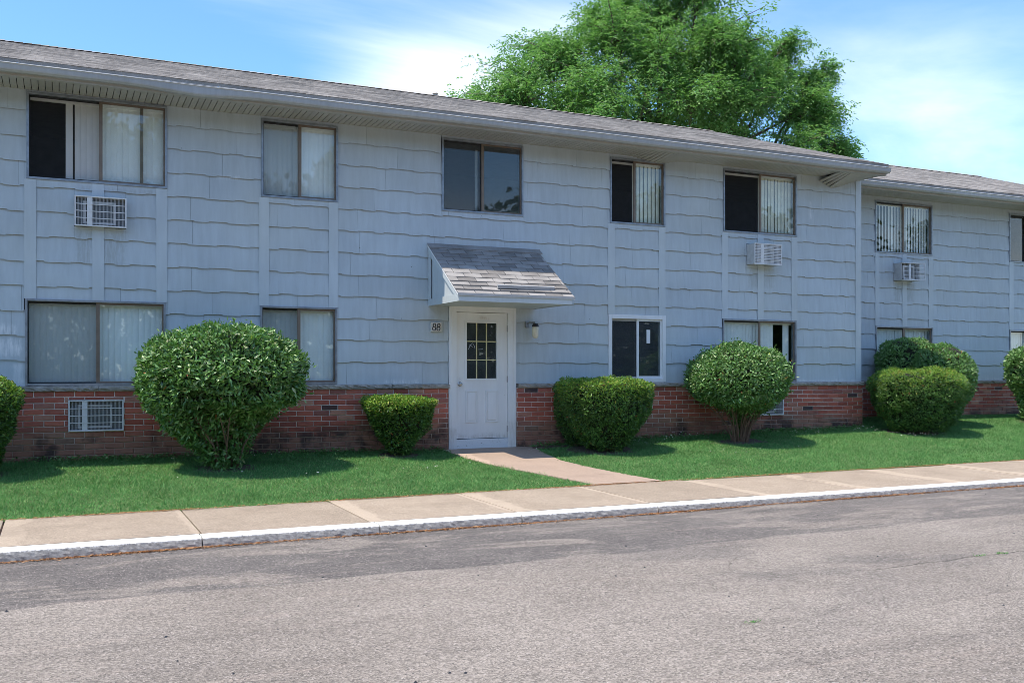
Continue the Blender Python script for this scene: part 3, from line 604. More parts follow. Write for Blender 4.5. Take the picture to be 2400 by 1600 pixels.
# ------------------------------------------------------------------ building shell and roof
SLOPE = 0.336
def soffit_sag(X):
    return 0.085 * math.exp(-((X - 9.55) / 0.33) ** 2) + 0.02 * math.exp(-((X - 2.0) / 0.8) ** 2) + (0.0)
def gut_fn(x, y, z):     # the gutter is bent where something has pushed it
    return (-0.03 * math.exp(-((x - 1.75) / 0.45) ** 2) + 0.004 * math.sin(x * 2.1), -0.058 * math.exp(-((x - 1.75) / 0.5) ** 2) * (1 if z < 3.83 else 0.3) + 0.006 * math.sin(x * 1.3) * (z < 3.83))
def roof(root, Y, X0, X1, n_parts, xview, ridge_cap=True):
    e0 = Y - 0.72; ez = 3.935; ry = Y + 4.85; rz = ez + (ry - e0) * SLOPE; by = 2 * ry - e0
    m_ = MB(); th = 0.10
    m_.add([(X0, e0, ez), (X1, e0, ez), (X1, ry, rz), (X0, ry, rz), (X0, by, ez), (X1, by, ez), (X0, e0, ez - th), (X1, e0, ez - th), (X1, ry, rz - th), (X0, ry, rz - th), (X0, by, ez - th), (X1, by, ez - th)],
           [(0, 1, 2, 3), (3, 2, 5, 4), (7, 6, 9, 8), (8, 9, 10, 11), (0, 6, 7, 1), (4, 5, 11, 10), (0, 3, 9, 6), (3, 4, 10, 9), (1, 7, 8, 2), (2, 8, 11, 5)])
    rf = m_.build('roof', MT['shinglem'], root)
    # rake trim at the open gable end
    m_ = MB(); m_.add([(X1 + .002, e0 + .02, ez - .13), (X1 + .022, e0 + .02, ez - .13), (X1 + .022, e0 + .02, ez + .008), (X1 + .002, e0 + .02, ez + .008), (X1 + .002, ry, rz - .13), (X1 + .022, ry, rz - .13), (X1 + .022, ry, rz + .008), (X1 + .002, ry, rz + .008)], [(0, 1, 2, 3), (0, 4, 5, 1), (1, 5, 6, 2), (2, 6, 7, 3), (3, 7, 4, 0), (4, 7, 6, 5)])
    m_.build('rake_board', MT['fascia'], rf)
    # tabs
    ang = math.atan(SLOPE); ex = 0.130; tabs = []; s = 0; row = 0; SLn = (ry - e0) / cos(ang)
    r = random.Random(3)
    while s < SLn - 0.02:
        x = X0 - (row % 3) * 0.1
        while x < X1: a, b_ = max(x, X0), min(x + 0.305, X1); x += 0.305; (b_ - a > 0.02) and tabs.append((s, a, b_))
        s += ex; row += 1
    key = lambda t: (not (xview[0] < (t[1] + t[2]) / 2 < xview[1]), t[1] // 0.9, t[0]); tabs.sort(key=key)
    rest = MB()
    for i, (s, a, b_) in enumerate(tabs):
        s2 = min(s + ex + 0.02, SLn); g = 0.003; lift = 0.0048 + r.uniform(0, 0.002); dx = 0.0
        P0 = (s - 0.006 + r.uniform(-.003, .003))
        def pt(x, ss, up): return (x, e0 + ss * cos(ang) - up * sin(ang), ez + ss * sin(ang) + up * cos(ang))
        v = [pt(a + g, P0, lift), pt(b_ - g, P0, lift), pt(b_ - g, s2, 0.002), pt(a + g, s2, 0.002), pt(a + g, P0, 0.001), pt(b_ - g, P0, 0.001)]
        f = [(0, 1, 2, 3), (4, 5, 1, 0), (0, 3, 4), (1, 5, 2)]
        if i < n_parts: MB().add(v, f).build('shingle', MT['shingle'], rf)
        else: rest.add(v, f)
    tag(rest.build('shingles', MT['shinglem'], rf), kind='stuff')
    # ridge cap
    m_ = MB(); x = X0
    while x < X1:
        b_ = min(x + 0.16, X1); hgt = 0.016 + r.uniform(0, .003); m_.add([(x, ry - .14, rz - .14 * SLOPE + .004 + .012), (b_, ry - .14, rz - .14 * SLOPE + .012 + .012), (b_, ry, rz + hgt + .012), (x, ry, rz + hgt), (x, ry + .14, rz - .14 * SLOPE + .012), (b_, ry + .14, rz - .14 * SLOPE + .02)], [(0, 1, 2, 3), (3, 2, 5, 4), (0, 3, 4)]); x += 0.14
    m_.build('ridge_cap', MT['shinglem'], rf)
    # eave: gutter guard, gutter lengths, fascia, soffit
    gy = Y - 0.67; x = X0; k = 0
    while x < X1 - 0.01:
        b_ = min(x + 3.05, X1)
        prof = [(gy - .002, 3.872), (gy - .002, 3.765), (gy - .075, 3.762), (gy - .098, 3.785), (gy - .104, 3.80), (gy - .112, 3.845), (gy - .122, 3.858), (gy - .118, 3.864), (gy - .104, 3.860), (gy - .098, 3.80), (gy - .072, 3.772), (gy - .010, 3.775), (gy - .010, 3.872)]
        n = max(2, int((b_ - x) / 0.12)); m_ = MB(); m_.prism(prof, x, b_, 0, [x + (b_ - x) * i / n for i in range(n + 1)], gut_fn if Y < 15 else None)
        m_.build('gutter', MT['gutter'], root)
        x = b_; k += 1
    m_ = MB(); m_.prism([(gy - .060, 3.8755), (gy - .004, 3.925), (gy - .004, 3.929), (gy - .062, 3.8795)], X0, X1); m_.build('gutter_guard', MT['gutter'], root)
    x = X0 + 0.3; bk = MB()
    while x < X1: bk.box(x, x + 0.018, gy - .11, gy - .02, 3.864, 3.873); x += 0.61
    tag(bk.build('gutter_straps', MT['steel'], root), kind='stuff')
    MB().box(X0, X1, gy, gy + 0.022, 3.738, 3.925).build('fascia_board', MT['fascia'], root)
    MB().box(X0, X1, gy + 0.002, gy + 0.085, 3.732, 3.742).build('soffit_trim', MT['fascia'], root)
    m_ = MB(); p = 0.083; w = p - 0.009; d = (Y - 0.005) - (gy + 0.03)
    m_.add([(0, 0, 0), (w, 0, 0), (w, d, 0), (0, d, 0), (0, 0, .022), (w, 0, .022), (w, d, .022), (0, d, .022)], [(3, 2, 1, 0), (4, 5, 6, 7), (0, 1, 5, 4), (1, 2, 6, 5), (2, 3, 7, 6), (3, 0, 4, 7)])
    sm = m_.mesh('soffit_slat', MT['fascia']); x = X0
    while x < X1 - 0.05:
        gap = (Y < 15 and 13.30 < x < 14.16)
        if not gap:
            o = link('soffit_slat', sm, root, (x, gy + 0.03, 3.7465)); 
            if Y < 15: o.rotation_euler = (-math.atan(soffit_sag(x) / 0.64), 0, 0)
        x += p
    if Y < 15:   # a length of soffit has come loose at the wall and hangs down
        x = 13.305
        while x < 14.15:
            dp = np.interp(x, [13.3, 13.56, 14.16], [.09, .21, .01]); o = link('soffit_slat', sm, root, (x, gy + 0.03, 3.7445)); o['label'] = 'loose soffit slat hanging below the eave'; o.rotation_euler = (-math.atan(dp / 0.62), 0, 0); x += p * .96
    MB().box(X0, X1, gy + 0.03, Y + 0.02, 3.80, 3.81).build('eave_board', MT['sheath'], root)
    return rf
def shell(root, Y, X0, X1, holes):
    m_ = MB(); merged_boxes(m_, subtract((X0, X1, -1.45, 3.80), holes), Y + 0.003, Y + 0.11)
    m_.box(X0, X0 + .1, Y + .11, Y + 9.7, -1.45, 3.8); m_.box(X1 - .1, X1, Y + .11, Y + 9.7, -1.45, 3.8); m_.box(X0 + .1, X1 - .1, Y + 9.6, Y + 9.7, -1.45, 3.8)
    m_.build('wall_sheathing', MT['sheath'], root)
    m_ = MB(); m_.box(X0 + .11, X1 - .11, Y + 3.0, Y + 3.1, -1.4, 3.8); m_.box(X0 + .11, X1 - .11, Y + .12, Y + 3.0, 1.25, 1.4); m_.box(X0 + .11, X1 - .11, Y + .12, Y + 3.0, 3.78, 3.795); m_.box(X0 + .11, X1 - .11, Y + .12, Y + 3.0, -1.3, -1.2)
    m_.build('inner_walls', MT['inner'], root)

# ================================================================== BUILDING ONE
B1 = empty('apartment_building', (0, 0, 0)); tag(B1, 'long two storey block with pale blue siding, brick base and white door', 'building')
Y1 = 14.5; BX0, BX1 = -5.0, 14.35
w = {'W1': (-.335, 1.437, 2.565, 3.722), 'W2': (2.738, 3.882, 2.555, 3.702), 'W3': (5.556, 6.985, 2.548, 3.708), 'W4': (8.643, 9.768, 2.553, 3.69), 'W5': (11.033, 12.74, 2.55, 3.704),
     'L1': (-.352, 1.418, -.186, .972), 'L2': (2.722, 3.868, -.186, .966), 'L4': (8.608, 9.778, -.182, .988), 'L5': (11.015, 12.732, -.186, .968)}
doorh = (5.665, 6.853, -1.5, 1.10)
acs = {'A1': (0.245, 0.895, 1.965, 2.375), 'A5': (11.565, 12.20, 1.965, 2.36)}
acl = {'C1': (0.172, 0.866, -.805, -.382), 'C5': (11.70, 12.392, -.805, -.382)}
bat = [(-.362, -.216, .972, 2.565), (.468, .618, .972, 2.565), (1.290, 1.437, .972, 2.565), (2.708, 2.850, .966, 2.555), (3.742, 3.885, .966, 2.555), (8.602, 8.738, .988, 2.553), (9.640, 9.775, .988, 2.553),
       (11.005, 11.133, .968, 2.55), (11.815, 11.955, .968, 2.55), (12.615, 12.757, .968, 2.55)]
corner = (14.215, 14.352, -.19, 3.775)
can = (5.34, 7.21, 1.04, 1.97)
win_open = list(w.values())
shell(B1, Y1, BX0, BX1, [opening(q) for q in win_open] + [doorh] + [opening(q) for q in acs.values()] + [(q[0] + .005, q[1] - .005, q[2] + .005, q[3] - .005) for q in acl.values()])
siding(B1, Y1, BX0, 14.215, win_open + [doorh] + bat + list(acs.values()), 5, 298, (-0.9, 14.3))
for q in bat: MB().box(q[0], q[1], Y1 - 0.026, Y1 + .003, q[2] + .002, q[3] - .002).build('batten', MT['batten'], B1)
MB().box(corner[0], corner[1] + .006, Y1 - 0.028, Y1 + .003, corner[2], corner[3]).build('corner_board', MT['batten'], B1)
MB().box(BX1 + .001, BX1 + .006, Y1, Y1 + 1.2, -.19, 3.775).build('side_wall_panel', MT['siding'], B1)
bricks(B1, Y1 - 0.045, BX0, 14.38, [(doorh[0], doorh[1], -2, 0)] + [acl['C1'], acl['C5']], 300, (-0.75, 14.3), 21)
sills(B1, Y1 - 0.075, [(BX0, 5.672), (6.88, 14.40)], 4)

full = lambda p=0.078: [(0.0, 1.0, p, 4)]
W1 = window(B1, Y1, *w['W1'], [(0.265, 0.31, 0.08, 5), (0.33, 1.0, 0.079, 4)], mull=0.515, slid=True, label='wide upper window with its left third uncovered')
MB().box(1.085, 1.125, Y1 + .03, Y1 + .05, 2.6, 3.69).build('sash', MT['bronze'], W1)
window(B1, Y1, *w['W2'], full())
W3 = window(B1, Y1, *w['W3'], None, glass='dglass', mull=0.5, label='uncovered dark window above the entrance canopy')
MB().box(6.19, 6.23, Y1 + .12, Y1 + .14, 2.6, 3.6).build('curtain_edge', MT['slat'], W3)
W4 = window(B1, Y1, *w['W4'], [(0.46, 1.0, 0.084, 15)], smat=MT['cream'], mull=0.45, slid=True, label='upper window with dark left half')
W5 = window(B1, Y1, *w['W5'], [(0.52, 1.0, 0.083, 13)], smat=MT['cream'], mull=0.505, slid=True)
window(B1, Y1, *w['L1'], full(0.080), mull=0.505)
window(B1, Y1, *w['L2'], [(0, .49, 0.08, 9), (.5, 1, .08, 3)])
L4 = window(B1, Y1, *w['L4'], None, glass='dglass', vinyl=True, mull=0.52, label='white vinyl window with bare dark panes')
MB().box(9.40, 9.475, Y1 + .006, Y1 + .0075, .50, .735).build('sticker', MT['vinyl'], L4)
window(B1, Y1, *w['L5'], [(0, 0.5, 0.08, 3), (0.51, 0.735, 0.08, 3), (.89, .96, .08, 3)], screen=False)

# door
doorc = MB()
doorc.box(5.672, 5.798, Y1 - .05, Y1 + .06, -1.262, 0.955); doorc.box(6.703, 6.848, Y1 - .05, Y1 + .06, -1.262, 0.975); doorc.box(5.672, 6.848, Y1 - .0505, Y1 + .0605, 0.955, 1.10)
doorc.box(5.7, 5.725, Y1 - .058, Y1 - .05, -1.06, 1.03); doorc.box(6.80, 6.825, Y1 - .058, Y1 - .05, -1.06, 1.03); doorc.box(5.7, 6.825, Y1 - .0585, Y1 - .0505, 1.03, 1.055)
doorc.build('door_casing', MT['white'], B1, bevel=0.003)
m = M('peeling_white_threshold_paint'); c = m.mix(m.rng(m.noise(18, 6, 0.75, mapping=(1, 1, 3)), 0.60, 0.66), (0.74, 0.77, 0.80), (0.20, 0.19, 0.17)); MT['peel'] = m.done(m.bsdf(c, 0.6, 0, m.bump(m.noise(30, 5), 0.5, 0.006)))
MB().box(5.80, 6.701, Y1 - .035, Y1 + .06, -1.262, -1.078).build('threshold', MT['peel'], B1, bevel=0.004)
door = MB(); dx0, dx1, dz0, dz1 = 5.802, 6.697, -1.068, 0.948; gx0, gx1, gz0, gz1 = 5.975, 6.515, -.115, .795
yf, yb = Y1 - .012, Y1 + .032
door.box(dx0, gx0, yf, yb, dz0, dz1); door.box(gx1, dx1, yf, yb, dz0, dz1); door.box(gx0, gx1, yf + .0004, yb, gz1, dz1); door.box(gx0, gx1, yf + .0004, yb, dz0, gz0)
D = door.build('door', MT['white'], B1)
m_ = MB(); frame_rect(m_, gx0 - .025, gx1 + .025, gz0 - .025, gz1 + .025, .035, yf - .014, yf + .002); m_.build('light_surround', MT['white'], D, bevel=.003)
gw = (gx1 - gx0 - .02) / 3; gh = (gz1 - gz0 - .02) / 3
for i in range(3):
    for j in range(3): MB().box(gx0 + .012 + i * gw, gx0 + .008 + (i + 1) * gw, yf + .008, yf + .012, gz0 + .012 + j * gh, gz0 + .008 + (j + 1) * gh).build('pane', MT['dglass'], D)
for i in (1, 2): MB().box(gx0 + .010 + i * gw - .009, gx0 + .010 + i * gw + .009, yf - .003, yf + .007, gz0 + .01, gz1 - .01).build('muntin', MT['muntin'], D)
for j in (1, 2): MB().box(gx0 + .01, gx1 - .01, yf - .002, yf + .006, gz0 + .010 + j * gh - .008, gz0 + .010 + j * gh + .008).build('muntin', MT['muntin'], D)
for (a, b_) in ((5.968, 6.165), (6.312, 6.532)):
    m_ = MB(); o_ = (a, b_, -.815, -.302); frame_rect(m_, *o_, .016, yf - .013, yf + .001); m_.box(a + .036, b_ - .036, yf - .011, yf + .001, -.779, -.338); m_.build('raised_panel', MT['white'], D, bevel=.0025)
kn = MB(); kn.tube([(5.865, yf, -.195), (5.865, yf - .012, -.195)], .034, 16); kn.tube([(5.865, yf - .012, -.195), (5.865, yf - .03, -.195), (5.865, yf - .042, -.195), (5.865, yf - .058, -.195), (5.865, yf - .064, -.195)], [.012, .014, .027, .027, .012], 16); kn.build('knob', MT['steel'], D, smooth=True)
for z in (.70, -.12, -.93): MB().box(6.692, 6.712, yf - .016, yf - .001, z - .05, z + .05).build('hinge', MT['steel'], D)
# inner scrawl on the dark glass: white chalk strokes
ch = MB(); ch.tube([(6.02, yf + .0065, .36), (6.05, yf + .0065, .43), (6.09, yf + .0065, .46), (6.12, yf + .0065, .42), (6.135, yf + .0065, .37)], .003, 4); ch.tube([(6.04, yf + .0065, .43), (6.09, yf + .0065, .40)], .003, 4); ch.tube([(6.19, yf + .0065, .36), (6.27, yf + .0065, .365)], .003, 4); ch.build('chalk_scrawl', MT['vinyl'], D)

# canopy over the door
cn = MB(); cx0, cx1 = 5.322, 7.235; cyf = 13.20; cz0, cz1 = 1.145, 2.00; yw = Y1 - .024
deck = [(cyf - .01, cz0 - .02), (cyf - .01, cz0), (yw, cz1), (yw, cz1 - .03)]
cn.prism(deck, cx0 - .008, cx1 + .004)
CAN = cn.build('canopy', MT['shade_and_grit'], B1)  # deck near black so the gaps between shingles show dark
cr_ang = math.atan((cz1 - cz0) / (yw - cyf)); cl_ = math.hypot(cz1 - cz0, yw - cyf); ex = 0.127; s = 0; row = 0
while s < cl_ - .03:
    x = cx0 - .01 - (0.145 if row % 2 else 0.0)
    while x < cx1:
        a, b_ = max(x, cx0 - .015), min(x + .29, cx1 + .012); x += .29
        if b_ - a < .03: continue
        s2 = min(s + ex + .015, cl_); p0 = s - .012
        def pt(x_, ss, up): return (x_, cyf + ss * cos(cr_ang) - up * sin(cr_ang), cz0 + ss * sin(cr_ang) + up * cos(cr_ang))
        li = .009 + R.uniform(0, .002); v = [pt(a + .0045, p0, li), pt(b_ - .0045, p0, li), pt(b_ - .0045, s2, .002), pt(a + .0045, s2, .002), pt(a + .0045, p0, .001), pt(b_ - .0045, p0, .001), pt(b_ - .0045, s2, .0008), pt(a + .0045, s2, .0008)]
        MB().add(v, [(0, 1, 2, 3), (4, 5, 1, 0), (0, 3, 7, 4), (1, 5, 6, 2), (3, 2, 6, 7), (7, 6, 5, 4)]).build('shingle', MT['cshingle'], CAN)
    s += ex; row += 1
MB().box(cx0 - .012, cx1 + .010, cyf - .024, cyf - .012, cz0 - .036, cz0 + .004).build('drip_edge', MT['gutter'], CAN)
MB().box(cx0 + .004, cx1 - .035, cyf - .008, cyf + .014, 1.032, cz0 - .022).build('fascia_board', MT['batten'], CAN)
for sx, xx in ((-1, cx0), (1, cx1 - .05)):
    a = xx + .004; b_ = a + .018; hz_ = 1.032
    tri = MB(); yA = cyf + .016
    def zt(y): return cz0 - .022 + (y - cyf) * math.tan(cr_ang)
    # infill panel, recessed
    tri.prism([(yA + .02, hz_ + .02), (yw - .001, hz_ + .02), (yw - .001, zt(yw) - .01), (yA + .02, zt(yA + .02) - .004)], (a + .030) if sx < 0 else a - .02, (b_ + .022) if sx < 0 else b_ - .025); tri.build('side_panel', MT['batten'], CAN)
    e = MB(); e.box(a, b_ - .003, yA, yw - .001, hz_, hz_ + .105); e.build('side_board', MT['batten'], CAN)
    e = MB(); e.box(a + .0008, b_ - .004, yw - .095, yw - .002, hz_ + .107, zt(yw - .095) - .02); e.build('side_board', MT['batten'], CAN)
    e = MB(); e.prism([(yA, zt(yA)), (yw - .002, zt(yw - .002)), (yw - .002, zt(yw - .002) - .12), (yA, zt(yA) - .10)], a - .004, b_ - .006); e.build('side_board', MT['batten'], CAN)
    e = MB(); e.prism([(cyf - .02, cz0 - .014), (yw - .002, cz1 - .002), (yw - .002, cz1 - .035), (cyf - .02, cz0 - .045)], (a - .014) if sx < 0 else b_ + .03, (a - .005) if sx < 0 else b_ + .04); e.build('rake_trim', MT['vinyl'], CAN)
MB().box(cx0 + .024, cx1 - .05, cyf + .016, yw - .001, 1.040, 1.050).build('canopy_soffit', MT['batten'], CAN)
fl = MB(); fl.prism([(yw - .11, cz1 - .062), (yw - .004, cz1 + .012), (yw - .002, cz1 + .022), (yw - .010, cz1 + .022), (yw - .02, cz1 + .008), (yw - .115, cz1 - .052)], cx0 - .012, cx1 + .05); fl.build('flashing', MT['cshingle'], CAN)

ROOF1 = roof(B1, Y1, BX0, 14.36, 300, (-0.9, 14.4))
vt = MB(); ryy = Y1 + 4.85; rzz = 3.935 + (4.85 + .72) * SLOPE; vt.tube([(7.30, ryy + .05, rzz - .1), (7.30, ryy + .05, rzz + .06)], .045, 10); vt.tube([(7.30, ryy + .05, rzz + .06), (7.30, ryy + .05, rzz + .10)], [.07, .03], 10); vt.build('vent_pipe', MT['fascia'], ROOF1)

# ================================================================== BUILDING TWO (wing set back on the right)
B2 = empty('apartment_building', (0, 0, 0)); tag(B2, 'blue sided wing set back beyond the corner board at the right edge', 'building')
Y2 = 15.6; CX0, CX1 = 14.36, 25.0
w2 = {'a': (15.845, 17.53, 2.545, 3.66), 'b': (15.865, 17.545, -.186, .978), 'c': (19.99, 21.15, 2.53, 3.66), 'd': (20.0, 21.15, -.186, .972)}
bat2 = [(15.85, 15.968, .978, 2.545), (16.635, 16.775, .978, 2.545), (17.428, 17.565, .978, 2.545), (19.995, 20.14, .972, 2.53), (21.0, 21.14, .972, 2.53)]
ac2 = (16.385, 16.93, 1.955, 2.34)
shell(B2, Y2, CX0, CX1, [opening(q) for q in w2.values()] + [opening(ac2)])
siding(B2, Y2, CX0, CX1, list(w2.values()) + bat2 + [ac2], 9, 290, (15.0, 20.8))
for q in bat2: MB().box(q[0], q[1], Y2 - 0.026, Y2 + .003, q[2] + .002, q[3] - .002).build('batten', MT['batten'], B2)
bricks(B2, Y2 - 0.045, CX0, CX1, [], 300, (15.1, 20.8), 33)
sills(B2, Y2 - 0.075, [(CX0, CX1)], 8)
window(B2, Y2, *w2['a'], [(0, 0.5, 0.092, 26), (.5, 1, .088, 20)], screen=False, label='upper window with its blind slats turned half open')
window(B2, Y2, *w2['b'], [(0, 1, 0.085, 6)], screen=False)
window(B2, Y2, *w2['c'], None, glass='dglass', screen=False); window(B2, Y2, *w2['d'], [(0, 1, .085, 6)], screen=False)
roof(B2, Y2, CX0, CX1, 0, (15, 21))

# ------------------------------------------------------------------ wall things
def air_conditioner(loc, wd, ht, proj, label, tilt=False, sunk=False, clear=False):
    r = empty('air_conditioner', loc); tag(r, label, 'air conditioner', 'air conditioners in the walls')
    y0 = -proj; d = 0.30; t = .012
    m_ = MB(); m_.box(0, t, y0, d, 0, ht); m_.box(wd - t, wd, y0, d, 0, ht); m_.box(t, wd - t, y0, d, 0, t); m_.box(t, wd - t, y0, d, ht - t, ht); m_.build('casing', MT['casing'], r, bevel=.003)
    MB().box(t, wd - t, y0 + .09, y0 + .11, t, ht - t).build('coil', MT['coil'], r)
    g = empty('unit_shell', (0, 0, 0)) if False else None
    m_ = MB(); frame_rect(m_, wd * .16, wd * .80, ht * .08, ht * .86, .03, y0 + .05, y0 + .088); m_.build('inner_shroud', MT['casing'], r)
    gr = MB(); fx = 0.012; frame_rect(gr, -.006, wd + .006, -.006, ht + .006, .016, y0 - .012, y0 + .006)
    gr.box(wd * .235, wd * .335, y0 - .004, y0 + .004, .01, ht - .01)
    for k in (1, 2, 3): z = .01 + (ht - .02) * k / 4; gr.box(.01, wd - .01, y0 - .009, y0 - .003, z - .005, z + .005)
    if clear:
        n = int(wd / .02)
        for k in range(n): x = .012 + k * (wd - .024) / (n - 1); gr.box(x - .0035, x + .0035, y0 - .001, y0 + .001, .01, ht - .01)
        for k in range(13): z = .02 + k * (ht - .04) / 12; gr.box(.012, wd - .012, y0 - .0025, y0 - .0012, z - .004, z + .004)
    else:
        n = int(wd / .017)
        for k in range(n): x = .012 + k * (wd - .024) / (n - 1); gr.box(x - .0012, x + .0012, y0 - .001, y0 + .001, .01, ht - .01)
    go = gr.build('grille', MT['grille'], r)
    if tilt: go.location = (.20, .02, -.015); go.rotation_euler = (radians(-7), radians(2.5), radians(-24)); go.scale = (0.86, 1, 1)
    return r
air_conditioner((acs['A1'][0] + .006, Y1, acs['A1'][2] + .006), .640, .395, .13, 'air conditioner with barred grille under the widest upper window')
air_conditioner((acs['A5'][0] + .006, Y1, acs['A5'][2] + .006), .620, .375, .235, 'pale air conditioner sticking out just left of the loose soffit', clear=True)
air_conditioner((ac2[0] + .006, Y2, ac2[2] + .006), .53, .372, .235, 'air conditioner with its grille hanging askew on the set back wing', tilt=True)
air_conditioner((acl['C1'][0] + .006, Y1 - .045, acl['C1'][2] + .006), .680, .41, .012, 'air conditioner set into the brick base with a rusty grey grille', sunk=True)
air_conditioner((acl['C5'][0] + .006, Y1 - .045, acl['C5'][2] + .006), .680, .41, .012, 'air conditioner in the brick base half hidden by a round shrub', sunk=True)

pq = empty('number_plaque', (5.452, Y1 - .03, .706)); tag(pq, 'small cream plaque reading 88 left of the white door', 'house number')
MB().box(-.089, .089, -.022, .01, -.074, .074).build('plate', MT['plaque'], pq, bevel=.004)
for dx in (-.036, .038):
    m_ = MB()
    for (zc, rx, rz_) in ((.028, .021, .026), (-.026, .026, .030)):
        pts = [(dx + rx * sin(2 * pi * k / 18) + (zc * .12), -.025, zc + rz_ * cos(2 * pi * k / 18)) for k in range(19)]
        m_.tube(pts, [.0046 + .0036 * abs(sin(2 * pi * k / 18)) for k in range(19)], 5)
    m_.build('digit', MT['black'], pq)
lp = empty('wall_lamp', (7.115, Y1 - .02, .69)); tag(lp, 'small porch lamp with frosted jar right of the white door', 'lamp'); lp.scale = (1.2, 1.2, 1.15)
m_ = MB(); m_.box(-.075, -.02, -.02, .004, .03, .12); m_.build('backplate', MT['alum'], lp, bevel=.004)
m_ = MB(); m_.tube([(-.045, -.02, .09), (-.03, -.06, .11), (.02, -.10, .105), (.025, -.11, .08)], .012, 8); m_.build('arm', MT['alum'], lp, smooth=True)
m_ = MB(); m_.tube([(.025, -.11, .085), (.025, -.11, .045)], [.035, .05], 16); m_.build('cap', MT['black'], lp)
m_ = MB(); m_.tube([(.025, -.11, .045), (.025, -.11, .02), (.025, -.11, -.09), (.025, -.11, -.115), (.025, -.11, -.122)], [.04, .046, .043, .034, .015], 18); m_.build('glass_jar', MT['jar'], lp, smooth=True)
st = MB(); st.prism([(0, 0), (.0, .045), (.008, .052), (.03, .052), (.03, 0)], -.49, .49); o = st.build('metal_strip', MT['gutter']); o.location = (6.49, 13.335, 1.252); o.rotation_euler = (radians(14), radians(-.4), radians(3)); tag(o, 'loose metal strip lying on the sunlit canopy shingles', 'metal strip')

